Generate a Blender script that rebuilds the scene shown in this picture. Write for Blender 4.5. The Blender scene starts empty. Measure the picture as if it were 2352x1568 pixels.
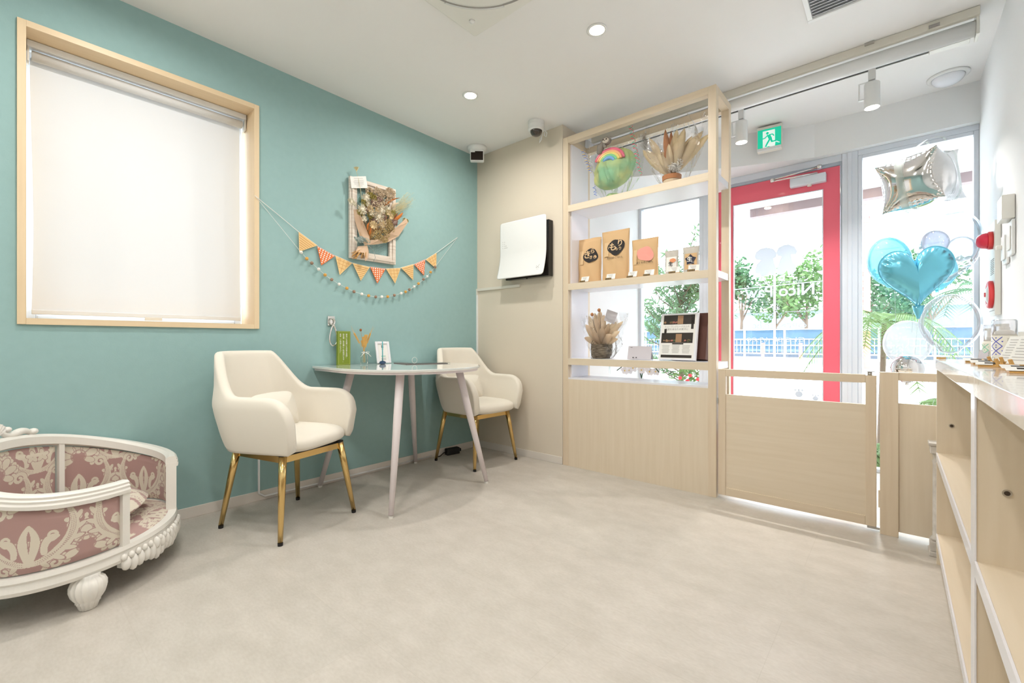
import bpy, bmesh, math, random
import numpy as np
from mathutils import Vector, Matrix, Euler
random.seed(7); np.random.seed(7)
PI = math.pi
SC = bpy.context.scene
COL = SC.collection

# ---------------------------------------------------------------- camera
FPX = 1024.0; YAW = math.radians(40.8); CH = 0.9; CEIL = 2.486
cd = bpy.data.cameras.new('camera'); cam = bpy.data.objects.new('camera', cd); COL.objects.link(cam)
cam.location = (0, 0, CH); cam.rotation_euler = (PI/2, 0, YAW)
cd.sensor_width = 36; cd.lens = FPX/2352*36; cd.clip_start = 0.02; cd.clip_end = 300
SC.camera = cam
# ---------------------------------------------------------------- world, sun, exposure
SC.view_settings.view_transform = 'Standard'; SC.view_settings.look = 'None'
SC.view_settings.gamma = 1; SC.view_settings.use_curve_mapping = False
SC.view_settings.exposure = 0.20
w = bpy.data.worlds.new('sky'); SC.world = w; w.use_nodes = True
bg = w.node_tree.nodes['Background']; bg.inputs[0].default_value = (0.80, 0.90, 1.0, 1); bg.inputs[1].default_value = 6.6
sd = bpy.data.lights.new('sun', 'SUN'); sd.energy = 8.0; sd.angle = 0.03; sd.color = (1, .96, .9)
so = bpy.data.objects.new('sun', sd); COL.objects.link(so); so.location = (3, -8, 12)
so.rotation_euler = Vector((-0.2, 0.5, -1.15)).to_track_quat('-Z', 'Y').to_euler()
def lamp(name, loc, power, size=.1, color=(1, .965, .925), dirv=(0, 0, -1), spread=170):
    l = bpy.data.lights.new(name, 'AREA'); l.shape = 'DISK'; l.size = size; l.energy = power; l.color = color
    l.spread = math.radians(spread)
    o = bpy.data.objects.new(name, l); COL.objects.link(o); o.location = loc
    o.rotation_euler = Vector(dirv).to_track_quat('-Z', 'Y').to_euler(); return o
DOWN = [(-2.08, 2.0), (-1.155, 2.0)]
DOWN_BACK = [(-2.08, .35), (-1.155, .35), (-.3, .35), (-2.08, -1.3), (-1.155, -1.3), (-.3, -1.3)]
POW_V, POW_B = 8.0, 7.5
for (x, y) in DOWN: lamp('downlight_lamp', (x, y, CEIL-.012), POW_V, .07)
for (x, y) in DOWN_BACK: lamp('downlight_lamp', (x, y, CEIL-.012), POW_B, .12)

# ---------------------------------------------------------------- helpers
def s2l(c):
    return tuple((x/12.92 if x <= .04045 else ((x+.055)/1.055)**2.4) for x in [v/255 for v in c[:3]]) + (1,)
M = {}
def mat(name, rgb, rough=.5, metal=0, spec=.5, trans=0, ior=1.45, alpha=1, emit=None, es=0, coat=0, sss=0, sheen=0):
    m = bpy.data.materials.new(name); m.use_nodes = True
    b = m.node_tree.nodes['Principled BSDF']; I = b.inputs
    I['Base Color'].default_value = s2l(rgb); I['Roughness'].default_value = rough; I['Metallic'].default_value = metal
    I['Specular IOR Level'].default_value = spec; I['Transmission Weight'].default_value = trans; I['IOR'].default_value = ior
    I['Alpha'].default_value = alpha; I['Coat Weight'].default_value = coat; I['Sheen Weight'].default_value = sheen
    if emit: I['Emission Color'].default_value = s2l(emit); I['Emission Strength'].default_value = es
    M[name] = m; return m
def nn(m, t, **kw):
    n = m.node_tree.nodes.new(t)
    for k, v in kw.items(): setattr(n, k, v)
    return n
def lk(m, a, b): m.node_tree.links.new(a, b)
def coords(m, scale=(1, 1, 1), rot=(0, 0, 0)):
    tc = nn(m, 'ShaderNodeTexCoord'); mp = nn(m, 'ShaderNodeMapping')
    mp.inputs['Scale'].default_value = scale; mp.inputs['Rotation'].default_value = rot
    lk(m, tc.outputs['Object'], mp.inputs[0]); return mp.outputs[0]
def noise_color(m, c1, c2, scale, stretch=(1, 1, 1), detail=4, lo=.3, hi=.7):
    b = m.node_tree.nodes['Principled BSDF']
    n = nn(m, 'ShaderNodeTexNoise'); n.inputs['Scale'].default_value = scale; n.inputs['Detail'].default_value = detail
    lk(m, coords(m, stretch), n.inputs['Vector'])
    r = nn(m, 'ShaderNodeValToRGB'); r.color_ramp.elements[0].position = lo; r.color_ramp.elements[1].position = hi
    r.color_ramp.elements[0].color = s2l(c1); r.color_ramp.elements[1].color = s2l(c2)
    lk(m, n.outputs[0], r.inputs[0]); lk(m, r.outputs[0], b.inputs['Base Color']); return n, r
def bump(m, scale, strength, stretch=(1, 1, 1), dist=.01, detail=3):
    b = m.node_tree.nodes['Principled BSDF'] if 'Principled BSDF' in m.node_tree.nodes else None
    n = nn(m, 'ShaderNodeTexNoise'); n.inputs['Scale'].default_value = scale; n.inputs['Detail'].default_value = detail
    lk(m, coords(m, stretch), n.inputs['Vector'])
    bp = nn(m, 'ShaderNodeBump'); bp.inputs['Strength'].default_value = strength; bp.inputs['Distance'].default_value = dist
    lk(m, n.outputs[0], bp.inputs['Height'])
    if b: lk(m, bp.outputs[0], b.inputs['Normal'])
    return bp
def wood(name, c1, c2, axis, rough=.42):
    st = [14, 14, 14]; st[axis] = .7
    m = mat(name, c1, rough); noise_color(m, c1, c2, 4, tuple(st), 5, .3, .75); return m
def film(name, tint=(1, 1, 1), refl=.1, rough=.03, bmp=None, diff=0, dcol=(1, 1, 1)):
    """thin clear sheet: lets light straight through, mirrors a little of the room"""
    m = bpy.data.materials.new(name); m.use_nodes = True; nt = m.node_tree; nt.nodes.clear()
    out = nn(m, 'ShaderNodeOutputMaterial'); t = nn(m, 'ShaderNodeBsdfTransparent'); g = nn(m, 'ShaderNodeBsdfGlossy')
    t.inputs[0].default_value = (*tint, 1); g.inputs['Roughness'].default_value = rough; g.inputs[0].default_value = (1, 1, 1, 1)
    fr = nn(m, 'ShaderNodeLayerWeight'); fr.inputs[0].default_value = .18
    mx = nn(m, 'ShaderNodeMixShader'); ml = nn(m, 'ShaderNodeMath', operation='MULTIPLY_ADD')
    ml.inputs[1].default_value = .75; ml.inputs[2].default_value = refl
    lk(m, fr.outputs['Fresnel'], ml.inputs[0]); lk(m, ml.outputs[0], mx.inputs[0])
    last = t.outputs[0]
    if diff:
        d = nn(m, 'ShaderNodeBsdfTranslucent'); d.inputs[0].default_value = (*dcol, 1)
        d2 = nn(m, 'ShaderNodeBsdfDiffuse'); d2.inputs[0].default_value = (*dcol, 1)
        dm = nn(m, 'ShaderNodeMixShader'); dm.inputs[0].default_value = .5
        lk(m, d.outputs[0], dm.inputs[1]); lk(m, d2.outputs[0], dm.inputs[2])
        mm = nn(m, 'ShaderNodeMixShader'); mm.inputs[0].default_value = diff
        lk(m, t.outputs[0], mm.inputs[1]); lk(m, dm.outputs[0], mm.inputs[2]); last = mm.outputs[0]
    lk(m, last, mx.inputs[1]); lk(m, g.outputs[0], mx.inputs[2]); lk(m, mx.outputs[0], out.inputs[0])
    if bmp:
        bp = bump(m, bmp[0], bmp[1], dist=.02); lk(m, bp.outputs[0], g.inputs['Normal']); lk(m, bp.outputs[0], fr.inputs['Normal'])
    M[name] = m; return m
def translucent(name, rgb, k=.5, rough=.9):
    m = mat(name, rgb, rough); nt = m.node_tree; b = nt.nodes['Principled BSDF']; out = nt.nodes['Material Output']
    t = nn(m, 'ShaderNodeBsdfTranslucent'); t.inputs[0].default_value = s2l(rgb)
    mx = nn(m, 'ShaderNodeMixShader'); mx.inputs[0].default_value = k
    lk(m, b.outputs[0], mx.inputs[1]); lk(m, t.outputs[0], mx.inputs[2]); lk(m, mx.outputs[0], out.inputs[0]); return m

def thing(name, label, cat, loc=(0, 0, 0), rz=0, group=None, rot=None):
    o = bpy.data.objects.new(name, None); COL.objects.link(o); o.empty_display_size = .05
    o.location = loc; o.rotation_euler = rot if rot else (0, 0, rz)
    tag(o, label, cat, group); return o
def tag(o, label=None, cat=None, group=None, kind=None):
    if label: o['label'] = label
    if cat: o['category'] = cat
    if group: o['group'] = group
    if kind: o['kind'] = kind
    return o
class MB:
    def __init__(s): s.v = []; s.f = []; s.c = None
    def add(s, vs, fs):
        n = len(s.v); s.v += [tuple(p) for p in vs]; s.f += [tuple(i+n for i in f) for f in fs]; return s
    def box(s, x0, x1, y0, y1, z0, z1):
        return s.add([(x0,y0,z0),(x1,y0,z0),(x1,y1,z0),(x0,y1,z0),(x0,y0,z1),(x1,y0,z1),(x1,y1,z1),(x0,y1,z1)],
                     [(0,3,2,1),(4,5,6,7),(0,1,5,4),(1,2,6,5),(2,3,7,6),(3,0,4,7)])
    def obox(s, c, size, R):
        a, b, d = [q/2 for q in size]; R = R if isinstance(R, Matrix) else Euler(R).to_matrix()
        vs = [Vector(c)+R@Vector((i*a, j*b, k*d)) for k in (-1, 1) for i, j in ((-1,-1),(1,-1),(1,1),(-1,1))]
        return s.add(vs, [(0,3,2,1),(4,5,6,7),(0,1,5,4),(1,2,6,5),(2,3,7,6),(3,0,4,7)])
    def cyl(s, p0, p1, r0, r1=None, n=20, cap=True):
        r1 = r0 if r1 is None else r1; return s.tube([p0, p1], [r0, r1], n, cap)
    def tube(s, pts, rad, n=10, cap=True, closed=False):
        pts = [Vector(p) for p in pts]; m = len(pts)
        rad = rad if isinstance(rad, (list, tuple)) else [rad]*m
        tan = []
        for i in range(m):
            a = pts[(i-1) % m] if (closed or i > 0) else pts[i]; b = pts[(i+1) % m] if (closed or i < m-1) else pts[i]
            d = b-a; tan.append(d.normalized() if d.length > 1e-9 else Vector((0, 0, 1)))
        up = Vector((0, 0, 1)) if abs(tan[0].z) < .9 else Vector((1, 0, 0))
        nrm = tan[0].cross(up).normalized(); vs = []
        for i in range(m):
            nrm = (nrm-tan[i]*nrm.dot(tan[i])); nrm = nrm.normalized() if nrm.length > 1e-6 else tan[i].orthogonal().normalized()
            bn = tan[i].cross(nrm)
            for k in range(n):
                a = 2*PI*k/n; vs.append(pts[i]+(nrm*math.cos(a)+bn*math.sin(a))*rad[i])
        fs = []
        for i in range(m if closed else m-1):
            j = (i+1) % m
            for k in range(n): fs.append((i*n+k, i*n+(k+1) % n, j*n+(k+1) % n, j*n+k))
        if cap and not closed: fs.append(tuple(range(n))[::-1]); fs.append(tuple((m-1)*n+k for k in range(n)))
        return s.add(vs, fs)
    def lathe(s, prof, c=(0, 0, 0), n=32, flute=0, fn=12, ax=None):
        vs = []
        for (r, z) in prof:
            for k in range(n):
                a = 2*PI*k/n; rr = r*(1-flute*abs(math.sin(fn*a/2))**.7) if flute else r
                p = Vector((rr*math.cos(a), rr*math.sin(a), z))
                if ax is not None: p = ax@p
                vs.append(p+Vector(c))
        fs = [(i*n+k, i*n+(k+1) % n, (i+1)*n+(k+1) % n, (i+1)*n+k) for i in range(len(prof)-1) for k in range(n)]
        fs += [tuple(range(n))[::-1], tuple((len(prof)-1)*n+k for k in range(n))]
        return s.add(vs, fs)
    def prism(s, poly, z0, z1, fn=None):
        n = len(poly); fn = fn or (lambda x, y, z: (x, y, z))
        vs = [fn(x, y, z0) for x, y in poly]+[fn(x, y, z1) for x, y in poly]
        fs = [tuple(range(n))[::-1], tuple(range(n, 2*n))]+[(i, (i+1) % n, n+(i+1) % n, n+i) for i in range(n)]
        return s.add(vs, fs)
    def grid(s, fn, nu, nv, cu=False, cv=False):
        vs = [fn(i/(nu if cu else nu-1), j/(nv if cv else nv-1)) for i in range(nu) for j in range(nv)]
        fs = []
        for i in range(nu if cu else nu-1):
            for j in range(nv if cv else nv-1):
                i2, j2 = (i+1) % nu, (j+1) % nv; fs.append((i*nv+j, i2*nv+j, i2*nv+j2, i*nv+j2))
        return s.add(vs, fs)
    def ell(s, c, r, n=24, R=None):
        R = R or Matrix.Identity(3); m = n//2
        def f(u, v):
            a, b = 2*PI*u, PI*(v*.998+.001)
            return Vector(c)+R@Vector((r[0]*math.sin(b)*math.cos(a), r[1]*math.sin(b)*math.sin(a), -r[2]*math.cos(b)))
        return s.grid(f, n, m, cu=True)
    def build(s, name, m, parent=None, smooth=False, world=False, bevel=0, seg=2, sub=0, solid=0, auto=None):
        vs = [Vector(p) for p in s.v]
        me = bpy.data.meshes.new(name); o = bpy.data.objects.new(name, me); COL.objects.link(o)
        if parent is not None:
            o.parent = parent
            if world:
                mt = Matrix.LocRotScale(parent.location, parent.rotation_euler, None)
                if parent.parent is not None: mt = Matrix.LocRotScale(parent.parent.location, parent.parent.rotation_euler, None)@mt
                inv = mt.inverted(); vs = [inv@p for p in vs]
        elif vs:
            xs, ys, zs = zip(*vs); base = Vector(((min(xs)+max(xs))/2, (min(ys)+max(ys))/2, min(zs)))
            vs = [p-base for p in vs]; o.location = base
        me.from_pydata([tuple(p) for p in vs], [], s.f); me.update()
        bm = bmesh.new(); bm.from_mesh(me); bmesh.ops.recalc_face_normals(bm, faces=bm.faces); bm.to_mesh(me); bm.free()
        me.materials.append(M[m] if isinstance(m, str) else m)
        if smooth:
            for p in me.polygons: p.use_smooth = True
        if s.c is not None:
            ca = me.color_attributes.new('pattern', 'FLOAT_COLOR', 'POINT'); ca.data.foreach_set('color', np.asarray(s.c, dtype=np.float32).ravel())
        if solid: md = o.modifiers.new('thick', 'SOLIDIFY'); md.thickness = solid; md.offset = 0
        if bevel:
            md = o.modifiers.new('bevel', 'BEVEL'); md.width = bevel; md.segments = seg; md.limit_method = 'ANGLE'; md.angle_limit = .6
            for p in me.polygons: p.use_smooth = True
            md2 = o.modifiers.new('wn', 'WEIGHTED_NORMAL')
        if sub: md = o.modifiers.new('sub', 'SUBSURF'); md.levels = sub; md.render_levels = sub
        return o
def struct(name, mb, m, parent=None, **kw):
    o = mb.build(name, m, parent, **kw)
    if parent is None: o['kind'] = 'structure'
    return o
def copy_tree(o, parent=None):
    c = o.copy(); COL.objects.link(c)
    if parent is not None: c.parent = parent
    for ch in o.children: copy_tree(ch, c)
    return c
_tc = {}
def text_mesh(s, size, mirror=False, bold=0):
    key = (s, bold)
    if key not in _tc:
        cu = bpy.data.curves.new('lettering', 'FONT'); cu.body = s; cu.size = 1; cu.align_x = 'CENTER'; cu.align_y = 'CENTER'; cu.offset = bold; cu.resolution_u = 3
        ob = bpy.data.objects.new('lettering', cu); COL.objects.link(ob)
        dg = bpy.context.evaluated_depsgraph_get(); dg.update(); me = ob.evaluated_get(dg).to_mesh()
        _tc[key] = ([tuple(v.co) for v in me.vertices], [tuple(p.vertices) for p in me.polygons])
        ob.evaluated_get(dg).to_mesh_clear(); bpy.data.objects.remove(ob); bpy.data.curves.remove(cu)
    vs, fs = _tc[key]
    return [(-x*size if mirror else x*size, y*size, 0) for x, y, z in vs], fs
def text_on(mb, s, size, c, ux, uy, mirror=False, bold=0, fn=None, fit=None):
    """lettering laid on a plane: ux reads right, uy up"""
    vs, fs = text_mesh(s, size, mirror, bold); c, ux, uy = Vector(c), Vector(ux), Vector(uy)
    if fit and vs:
        wd = max(v[0] for v in vs)-min(v[0] for v in vs); k = fit/wd; vs = [(v[0]*k, v[1]*(k if k < 1 else 1), 0) for v in vs]
    out = [c+ux*v[0]+uy*v[1] for v in vs]
    if fn: out = [fn(p) for p in out]
    mb.add(out, fs)
def ray(px, py):
    u = (px-1176)/FPX; v = -(py-784)/FPX; c, s = math.cos(YAW), math.sin(YAW)
    return Vector((-s+u*c, c+u*s, v))
def atX(px, py, x): r = ray(px, py); return Vector((0, 0, CH))+r*(x/r.x)
def atY(px, py, y): r = ray(px, py); return Vector((0, 0, CH))+r*(y/r.y)
def atZ(px, py, z): r = ray(px, py); return Vector((0, 0, CH))+r*((z-CH)/r.z)

# ---------------------------------------------------------------- materials
m = mat('teal_wall', (153, 186, 184), .85); noise_color(m, (152, 185, 183), (155, 188, 186), 30); bump(m, 180, .12, dist=.002)
m = mat('beige_wall', (221, 210, 192), .85); bump(m, 180, .12, dist=.002)
m = mat('white_wall', (240, 240, 240), .85); bump(m, 180, .1, dist=.002)
m = mat('ceiling_white', (241, 239, 237), .9); bump(m, 150, .08, dist=.002)
mat('skirting', (226, 219, 210), .5); mat('white_plastic', (236, 236, 234), .4); mat('cream_plastic', (233, 231, 224), .4)
mat('off_white', (225, 220, 208), .45); mat('dark_plastic', (30, 28, 28), .35); mat('black_gloss', (22, 18, 16), .12)
m = mat('vinyl_floor', (214, 205, 190), .42, spec=.4)
n, r = noise_color(m, (204, 199, 191), (215, 210, 203), 9, (1, 1.7, 1), 10, .32, .68)
b = m.node_tree.nodes['Principled BSDF']
br = nn(m, 'ShaderNodeTexBrick'); br.offset = .5; br.inputs['Scale'].default_value = 1
for k, v in {'Brick Width': .92, 'Row Height': .46, 'Mortar Size': .0012, 'Mortar Smooth': .3, 'Bias': 0}.items(): br.inputs[k].default_value = v
br.inputs['Color1'].default_value = s2l((255, 253, 250)); br.inputs['Color2'].default_value = s2l((249, 248, 245)); br.inputs['Mortar'].default_value = s2l((246, 244, 240))
lk(m, coords(m, (1, 1, 1), (0, 0, 0)), br.inputs['Vector'])
mx = nn(m, 'ShaderNodeMix', data_type='RGBA', blend_type='MULTIPLY'); mx.inputs[0].default_value = 1
lk(m, r.outputs[0], mx.inputs[6]); lk(m, br.outputs[0], mx.inputs[7])
n2 = nn(m, 'ShaderNodeTexNoise'); n2.inputs['Scale'].default_value = 60; n2.inputs['Detail'].default_value = 4; lk(m, coords(m, (1, 2.2, 1)), n2.inputs['Vector'])
r2 = nn(m, 'ShaderNodeValToRGB'); r2.color_ramp.elements[0].color = s2l((232, 229, 225)); r2.color_ramp.elements[1].color = (1, 1, 1, 1); lk(m, n2.outputs[0], r2.inputs[0])
mx2 = nn(m, 'ShaderNodeMix', data_type='RGBA', blend_type='MULTIPLY'); mx2.inputs[0].default_value = 1
lk(m, mx.outputs[2], mx2.inputs[6]); lk(m, r2.outputs[0], mx2.inputs[7]); lk(m, mx2.outputs[2], b.inputs['Base Color'])
for ax, nm in enumerate('xyz'):
    wood('birch_'+nm, (224, 208, 183), (230, 215, 192), ax)
    wood('oak_'+nm, (220, 201, 174), (227, 210, 185), ax)
    wood('casing_'+nm, (228, 204, 166), (234, 211, 176), ax)
mat('white_laminate', (236, 234, 238), .25); mat('gloss_white', (238, 236, 238), .12, coat=.3)
m = mat('stone_top', (232, 228, 224), .12, coat=.5); noise_color(m, (222, 216, 208), (240, 238, 236), 7, detail=6)
mat('aluminium', (222, 226, 234), .35, metal=.1); mat('aluminium_dark', (176, 182, 194), .35, metal=.2)
mat('red_door', (238, 104, 122), .35, coat=.2); mat('chrome', (225, 222, 218), .12, metal=1); mat('steel', (190, 188, 184), .25, metal=1)
mat('gold', (222, 190, 128), .2, metal=1); mat('black_rubber', (25, 24, 24), .6)
m = mat('cream_velvet', (234, 227, 213), .85, sheen=.2); bump(m, 400, .15, dist=.001)
mat('table_white', (236, 226, 226), .35)
mat('glass_top', (232, 236, 232), .03, spec=.6, coat=.6)
film('window_glass', (.97, .99, 1), .03, .0); film('clear_plastic', (.97, .97, .98), .06, .05)
film('vase_glass', (.9, .94, .92), .05, .02)
film('cellophane', (.97, .97, .97), .03, .06, bmp=(18, 1.0)); film('bubble_film', (.96, .98, 1), .03, .02, diff=.05, dcol=(.85, .92, 1))
film('cyan_latex', (.55, .93, 1), .03, .05, diff=.55, dcol=(.35, .85, .95)); film('white_latex', (.97, .99, 1), .04, .08, diff=.5, dcol=(.95, .97, 1))
film('pearl_latex', (.9, .9, .98), .1, .12, diff=.7, dcol=(.85, .85, .93)); film('sheer_ribbon', (.85, .9, .88), .03, .2, diff=.3, dcol=(.8, .85, .83))
m = mat('teal_foil', (120, 204, 228), .2, metal=.6); bump(m, 12, .35, dist=.01)
m = mat('silver_foil', (228, 226, 226), .07, metal=1)
m = mat('frosted_dome', (236, 238, 244), .25, coat=.4)
mat('emit_lamp', (255, 244, 225), .5, emit=(255, 238, 212), es=14)
film('blind_dummy')
translucent('blind_cloth', (231, 232, 232), .032)
mat('paper', (238, 236, 230), .7); mat('ink', (40, 36, 36), .7); mat('grey_ink', (160, 156, 152), .7); mat('faint_ink', (196, 192, 190), .7)
mat('kraft', (212, 176, 130), .7); mat('kraft_light', (222, 190, 146), .7); mat('pink_print', (238, 160, 146), .7)
mat('orange_print', (232, 120, 60), .8); mat('white_print', (246, 240, 230), .8); mat('tan_cloth', (236, 200, 140), .85); mat('tan_line', (190, 120, 60), .85)
mat('black_sticker', (46, 40, 34), .6); mat('yellow_sticker', (214, 170, 60), .6)
# ================================================================ THE ROOM
XL, XR, YB, YF, YN = -2.735, 0.385, 2.71, 3.96, -2.4
sy1_ = 3.015
struct('floor', MB().box(XL-.25, XR+.2, YN-.2, YF+.12, -.15, 0), 'vinyl_floor')
struct('ceiling', MB().box(XL-.25, XR+.2, YN-.2, YF+.12, CEIL, CEIL+.2), 'ceiling_white')
wy0, wy1, wz0, wz1 = .083, .947, .997, 2.203
mb = MB()
q_ = .021
mb.box(XL-.25, XL, YN, wy0-q_, 0, CEIL).box(XL-.25, XL, wy1+q_, YB+.12, 0, CEIL).box(XL-.25, XL, wy0-q_, wy1+q_, 0, wz0-q_).box(XL-.25, XL, wy0-q_, wy1+q_, wz1+q_, CEIL)
struct('wall_left', mb, 'teal_wall')
struct('wall_back', MB().box(XL, -1.85, YB, YF+.12, 0, CEIL), 'beige_wall')
struct('wall_alcove', MB().box(-1.8499, -1.842, sy1_, YF, 0, CEIL), 'white_wall')
struct('wall_right', MB().box(XR, XR+.2, YN, YF+.12, 0, CEIL), 'white_wall')
struct('wall_rear', MB().box(XL-.25, XR+.2, YN-.2, YN, 0, CEIL), 'white_wall')
# plaster header over the shop front; its left half bends inward
poly = [(-1.85, 3.30), (-.96, 3.71), (-.456, 3.905), (XR, 3.905), (XR, YF+.1), (-1.85, YF+.1)]
struct('wall_front', MB().prism(poly, 2.242, CEIL), 'white_wall')
struct('baseboard_left', MB().box(XL, XL+.007, YN, YB, 0, .055), 'skirting', bevel=.002)
struct('baseboard_back', MB().box(XL+.007, -1.85, YB-.007, YB, 0, .055), 'skirting', bevel=.002)
struct('trim_1', MB().box(XL, XL+.012, YB-.012, YB, .055, 1.30), 'white_plastic')
struct('trim_2', MB().box(XL+.012, -2.25, YB-.014, YB, 1.33, 1.352).box(XL, XL+.014, YB-.014, YB, 1.30, 1.352), 'off_white')

# ---- window_1 : side window with birch casing
w1 = thing('window_1', None, None, (XL-.1, .515, wz0)); w1['kind'] = 'structure'
cw, pj = .026, .012
a0, a1, b0, b1 = wy0-cw, wy1+cw, wz0-cw, wz1+cw
MB().box(XL-.19, XL+pj, a0, wy0, b0, b1).box(XL-.19, XL+pj, wy1, a1, b0, b1).build('window_casing', 'casing_z', w1, world=True, bevel=.0015)
MB().box(XL-.19, XL+pj, wy0, wy1, b0, wz0).box(XL-.19, XL+pj, wy0, wy1, wz1, b1).build('window_casing', 'casing_y', w1, world=True)
fx0, fx1 = XL-.236, XL-.191
mb = MB().box(fx0, fx1, wy0, wy0+.035, wz0, wz1).box(fx0, fx1, wy1-.035, wy1, wz0, wz1).box(fx0, fx1, wy0+.035, wy1-.035, wz0, wz0+.045).box(fx0, fx1, wy0+.035, wy1-.035, wz1-.04, wz1)
mb.box(fx0+.03, fx1+.012, wy0+.04, wy1-.04, wz0+.006, wz0+.02)
mb.build('window_frame', 'aluminium', w1, world=True, bevel=.002)
MB().box(fx0+.02, fx0+.025, wy0+.03, wy1-.03, wz0+.04, wz1-.035).build('window_pane', 'window_glass', w1, world=True)
# ---- roller blind
rb = thing('roller_blind', 'cream roller blind pulled down inside the wooden framed window', 'blind', (XL-.12, .515, wz1))
bx = XL-.125
MB().box(bx-.03, bx+.03, wy0+.004, wy1-.004, wz1-.03, wz1-.001).build('head_rail', 'white_plastic', rb, world=True, bevel=.003)
MB().cyl((bx, wy0+.02, wz1-.055), (bx, wy1-.02, wz1-.055), .022, n=24).build('roller_tube', 'blind_cloth', rb, world=True, smooth=True)
for yy in (wy0+.006, wy1-.012): MB().box(bx-.026, bx+.026, yy, yy+.006, wz1-.09, wz1-.03).build('bracket', 'off_white', rb, world=True)
def fb(u, v):
    y = wy0+.02+(wy1-wy0-.044)*u; z = 1.032+(wz1-.055-1.032)*v
    edge = .014*math.sin(PI*min(1, max(0, (v-.05)/.75)))**2*max(0, 1-u*9)*math.sin(v*7.)
    return (bx-.022+.012*(1-v)+edge*.5, y+max(0, 1-u*12)*.005*math.sin(v*PI*1.5), z)
MB().grid(fb, 40, 40).build('cloth', 'blind_cloth', rb, world=True, smooth=True)
MB().box(bx-.018, bx-.002, wy0+.02, wy1-.024, 1.02, 1.04).build('bottom_bar', 'blind_cloth', rb, world=True, bevel=.003)
MB().box(bx-.004, bx+.006, .49, .56, 1.006, 1.022).build('pull_handle', 'off_white', rb, world=True, bevel=.002)

# ---- shop front (aluminium) : window_2, door_1, window_3
def frame_box(mb, x0, x1, z0, z1, t=.03, y0=YF, y1=YF+.07):
    return mb.box(x0, x0+t, y0, y1, z0, z1).box(x1-t, x1, y0, y1, z0, z1).box(x0+t, x1-t, y0, y1, z0, z0+t).box(x0+t, x1-t, y0, y1, z1-t, z1)
struct('trim_3', MB().box(-1.256, -1.16, YF-.005, YF+.09, 0, 2.242).box(-1.222, -1.196, YF-.012, YF-.004, 0, 2.24), 'aluminium', bevel=.003)
struct('trim_4', MB().box(-.297, -.207, YF-.005, YF+.09, 0, 2.242).box(-.264, -.24, YF-.012, YF-.004, 0, 2.24), 'aluminium', bevel=.003)
struct('trim_5', MB().box(-1.85, -1.256, YF-.003, YF+.09, 2.165, 2.242).box(-1.16, -.297, YF-.003, YF+.09, 2.192, 2.242).box(-.207, XR, YF-.003, YF+.09, 2.205, 2.242), 'aluminium', bevel=.003)
w2 = thing('window_2', None, None, (-1.55, YF, 0)); w2['kind'] = 'structure'
frame_box(MB(), -1.85, -1.256, .0, 2.165, .034).build('window_frame', 'aluminium', w2, world=True, bevel=.003)
MB().box(-1.82, -1.28, YF+.03, YF+.036, .03, 2.14).build('window_pane', 'window_glass', w2, world=True)
w3 = thing('window_3', None, None, (.09, YF, 0)); w3['kind'] = 'structure'
frame_box(MB(), -.207, XR, .0, 2.205, .024).build('window_frame', 'aluminium', w3, world=True, bevel=.003)
MB().box(-.19, .37, YF+.03, YF+.036, .02, 2.19).build('window_pane', 'window_glass', w3, world=True)
d1 = thing('door_1', None, None, (-.72, YF, 0)); d1['kind'] = 'structure'
MB().box(-1.16, -1.135, YF, YF+.07, 0, 2.192).box(-.307, -.297, YF, YF+.07, 0, 2.192).box(-1.135, -.307, YF, YF+.07, 2.168, 2.192).build('door_frame', 'aluminium_dark', d1, world=True, bevel=.002)
dl, dr, dt = -1.132, -.31, 2.164
g0, g1, gz0, gz1 = -1.018, -.408, .14, 2.016
mb = MB().box(dl, g0, YF+.005, YF+.045, .012, dt).box(g1, dr, YF+.005, YF+.045, .012, dt).box(g0, g1, YF+.005, YF+.045, .012, gz0).box(g0, g1, YF+.005, YF+.045, gz1, dt)
mb.build('door_leaf', 'red_door', d1, world=True)
frame_box(MB(), g0, g1, gz0, gz1, .006, YF+.001, YF+.008).build('glazing_bead', 'aluminium', d1, world=True)
MB().box(g0, g1, YF+.02, YF+.026, gz0, gz1).build('door_pane', 'window_glass', d1, world=True)
MB().cyl((-1.06, YF-.05, .93), (-1.06, YF-.05, 1.18), .011).cyl((-1.06, YF-.05, .95), (-1.06, YF+.01, .95), .008).cyl((-1.06, YF-.05, 1.16), (-1.06, YF+.01, 1.16), .008).build('door_handle', 'chrome', d1, world=True, smooth=True)
dc = MB().box(-.612, -.388, YF-.045, YF+.004, 2.062, 2.126).build('door_closer', 'aluminium', d1, world=True, bevel=.004)
MB().cyl((-.49, YF-.02, 2.064), (-.49, YF-.02, 2.05), .014).build('valve_cap', 'off_white', d1, world=True)
MB().tube([(-.44, YF-.03, 2.135), (-.72, YF-.09, 2.12)], .006, 8).tube([(-.72, YF-.09, 2.13), (-.43, YF-.02, 2.178)], .006, 8).cyl((-.72, YF-.09, 2.112), (-.72, YF-.09, 2.14), .013).cyl((-.43, YF-.02, 2.165), (-.43, YF-.02, 2.19), .016).build('closer_arm', 'chrome', d1, world=True, smooth=True)
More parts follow.
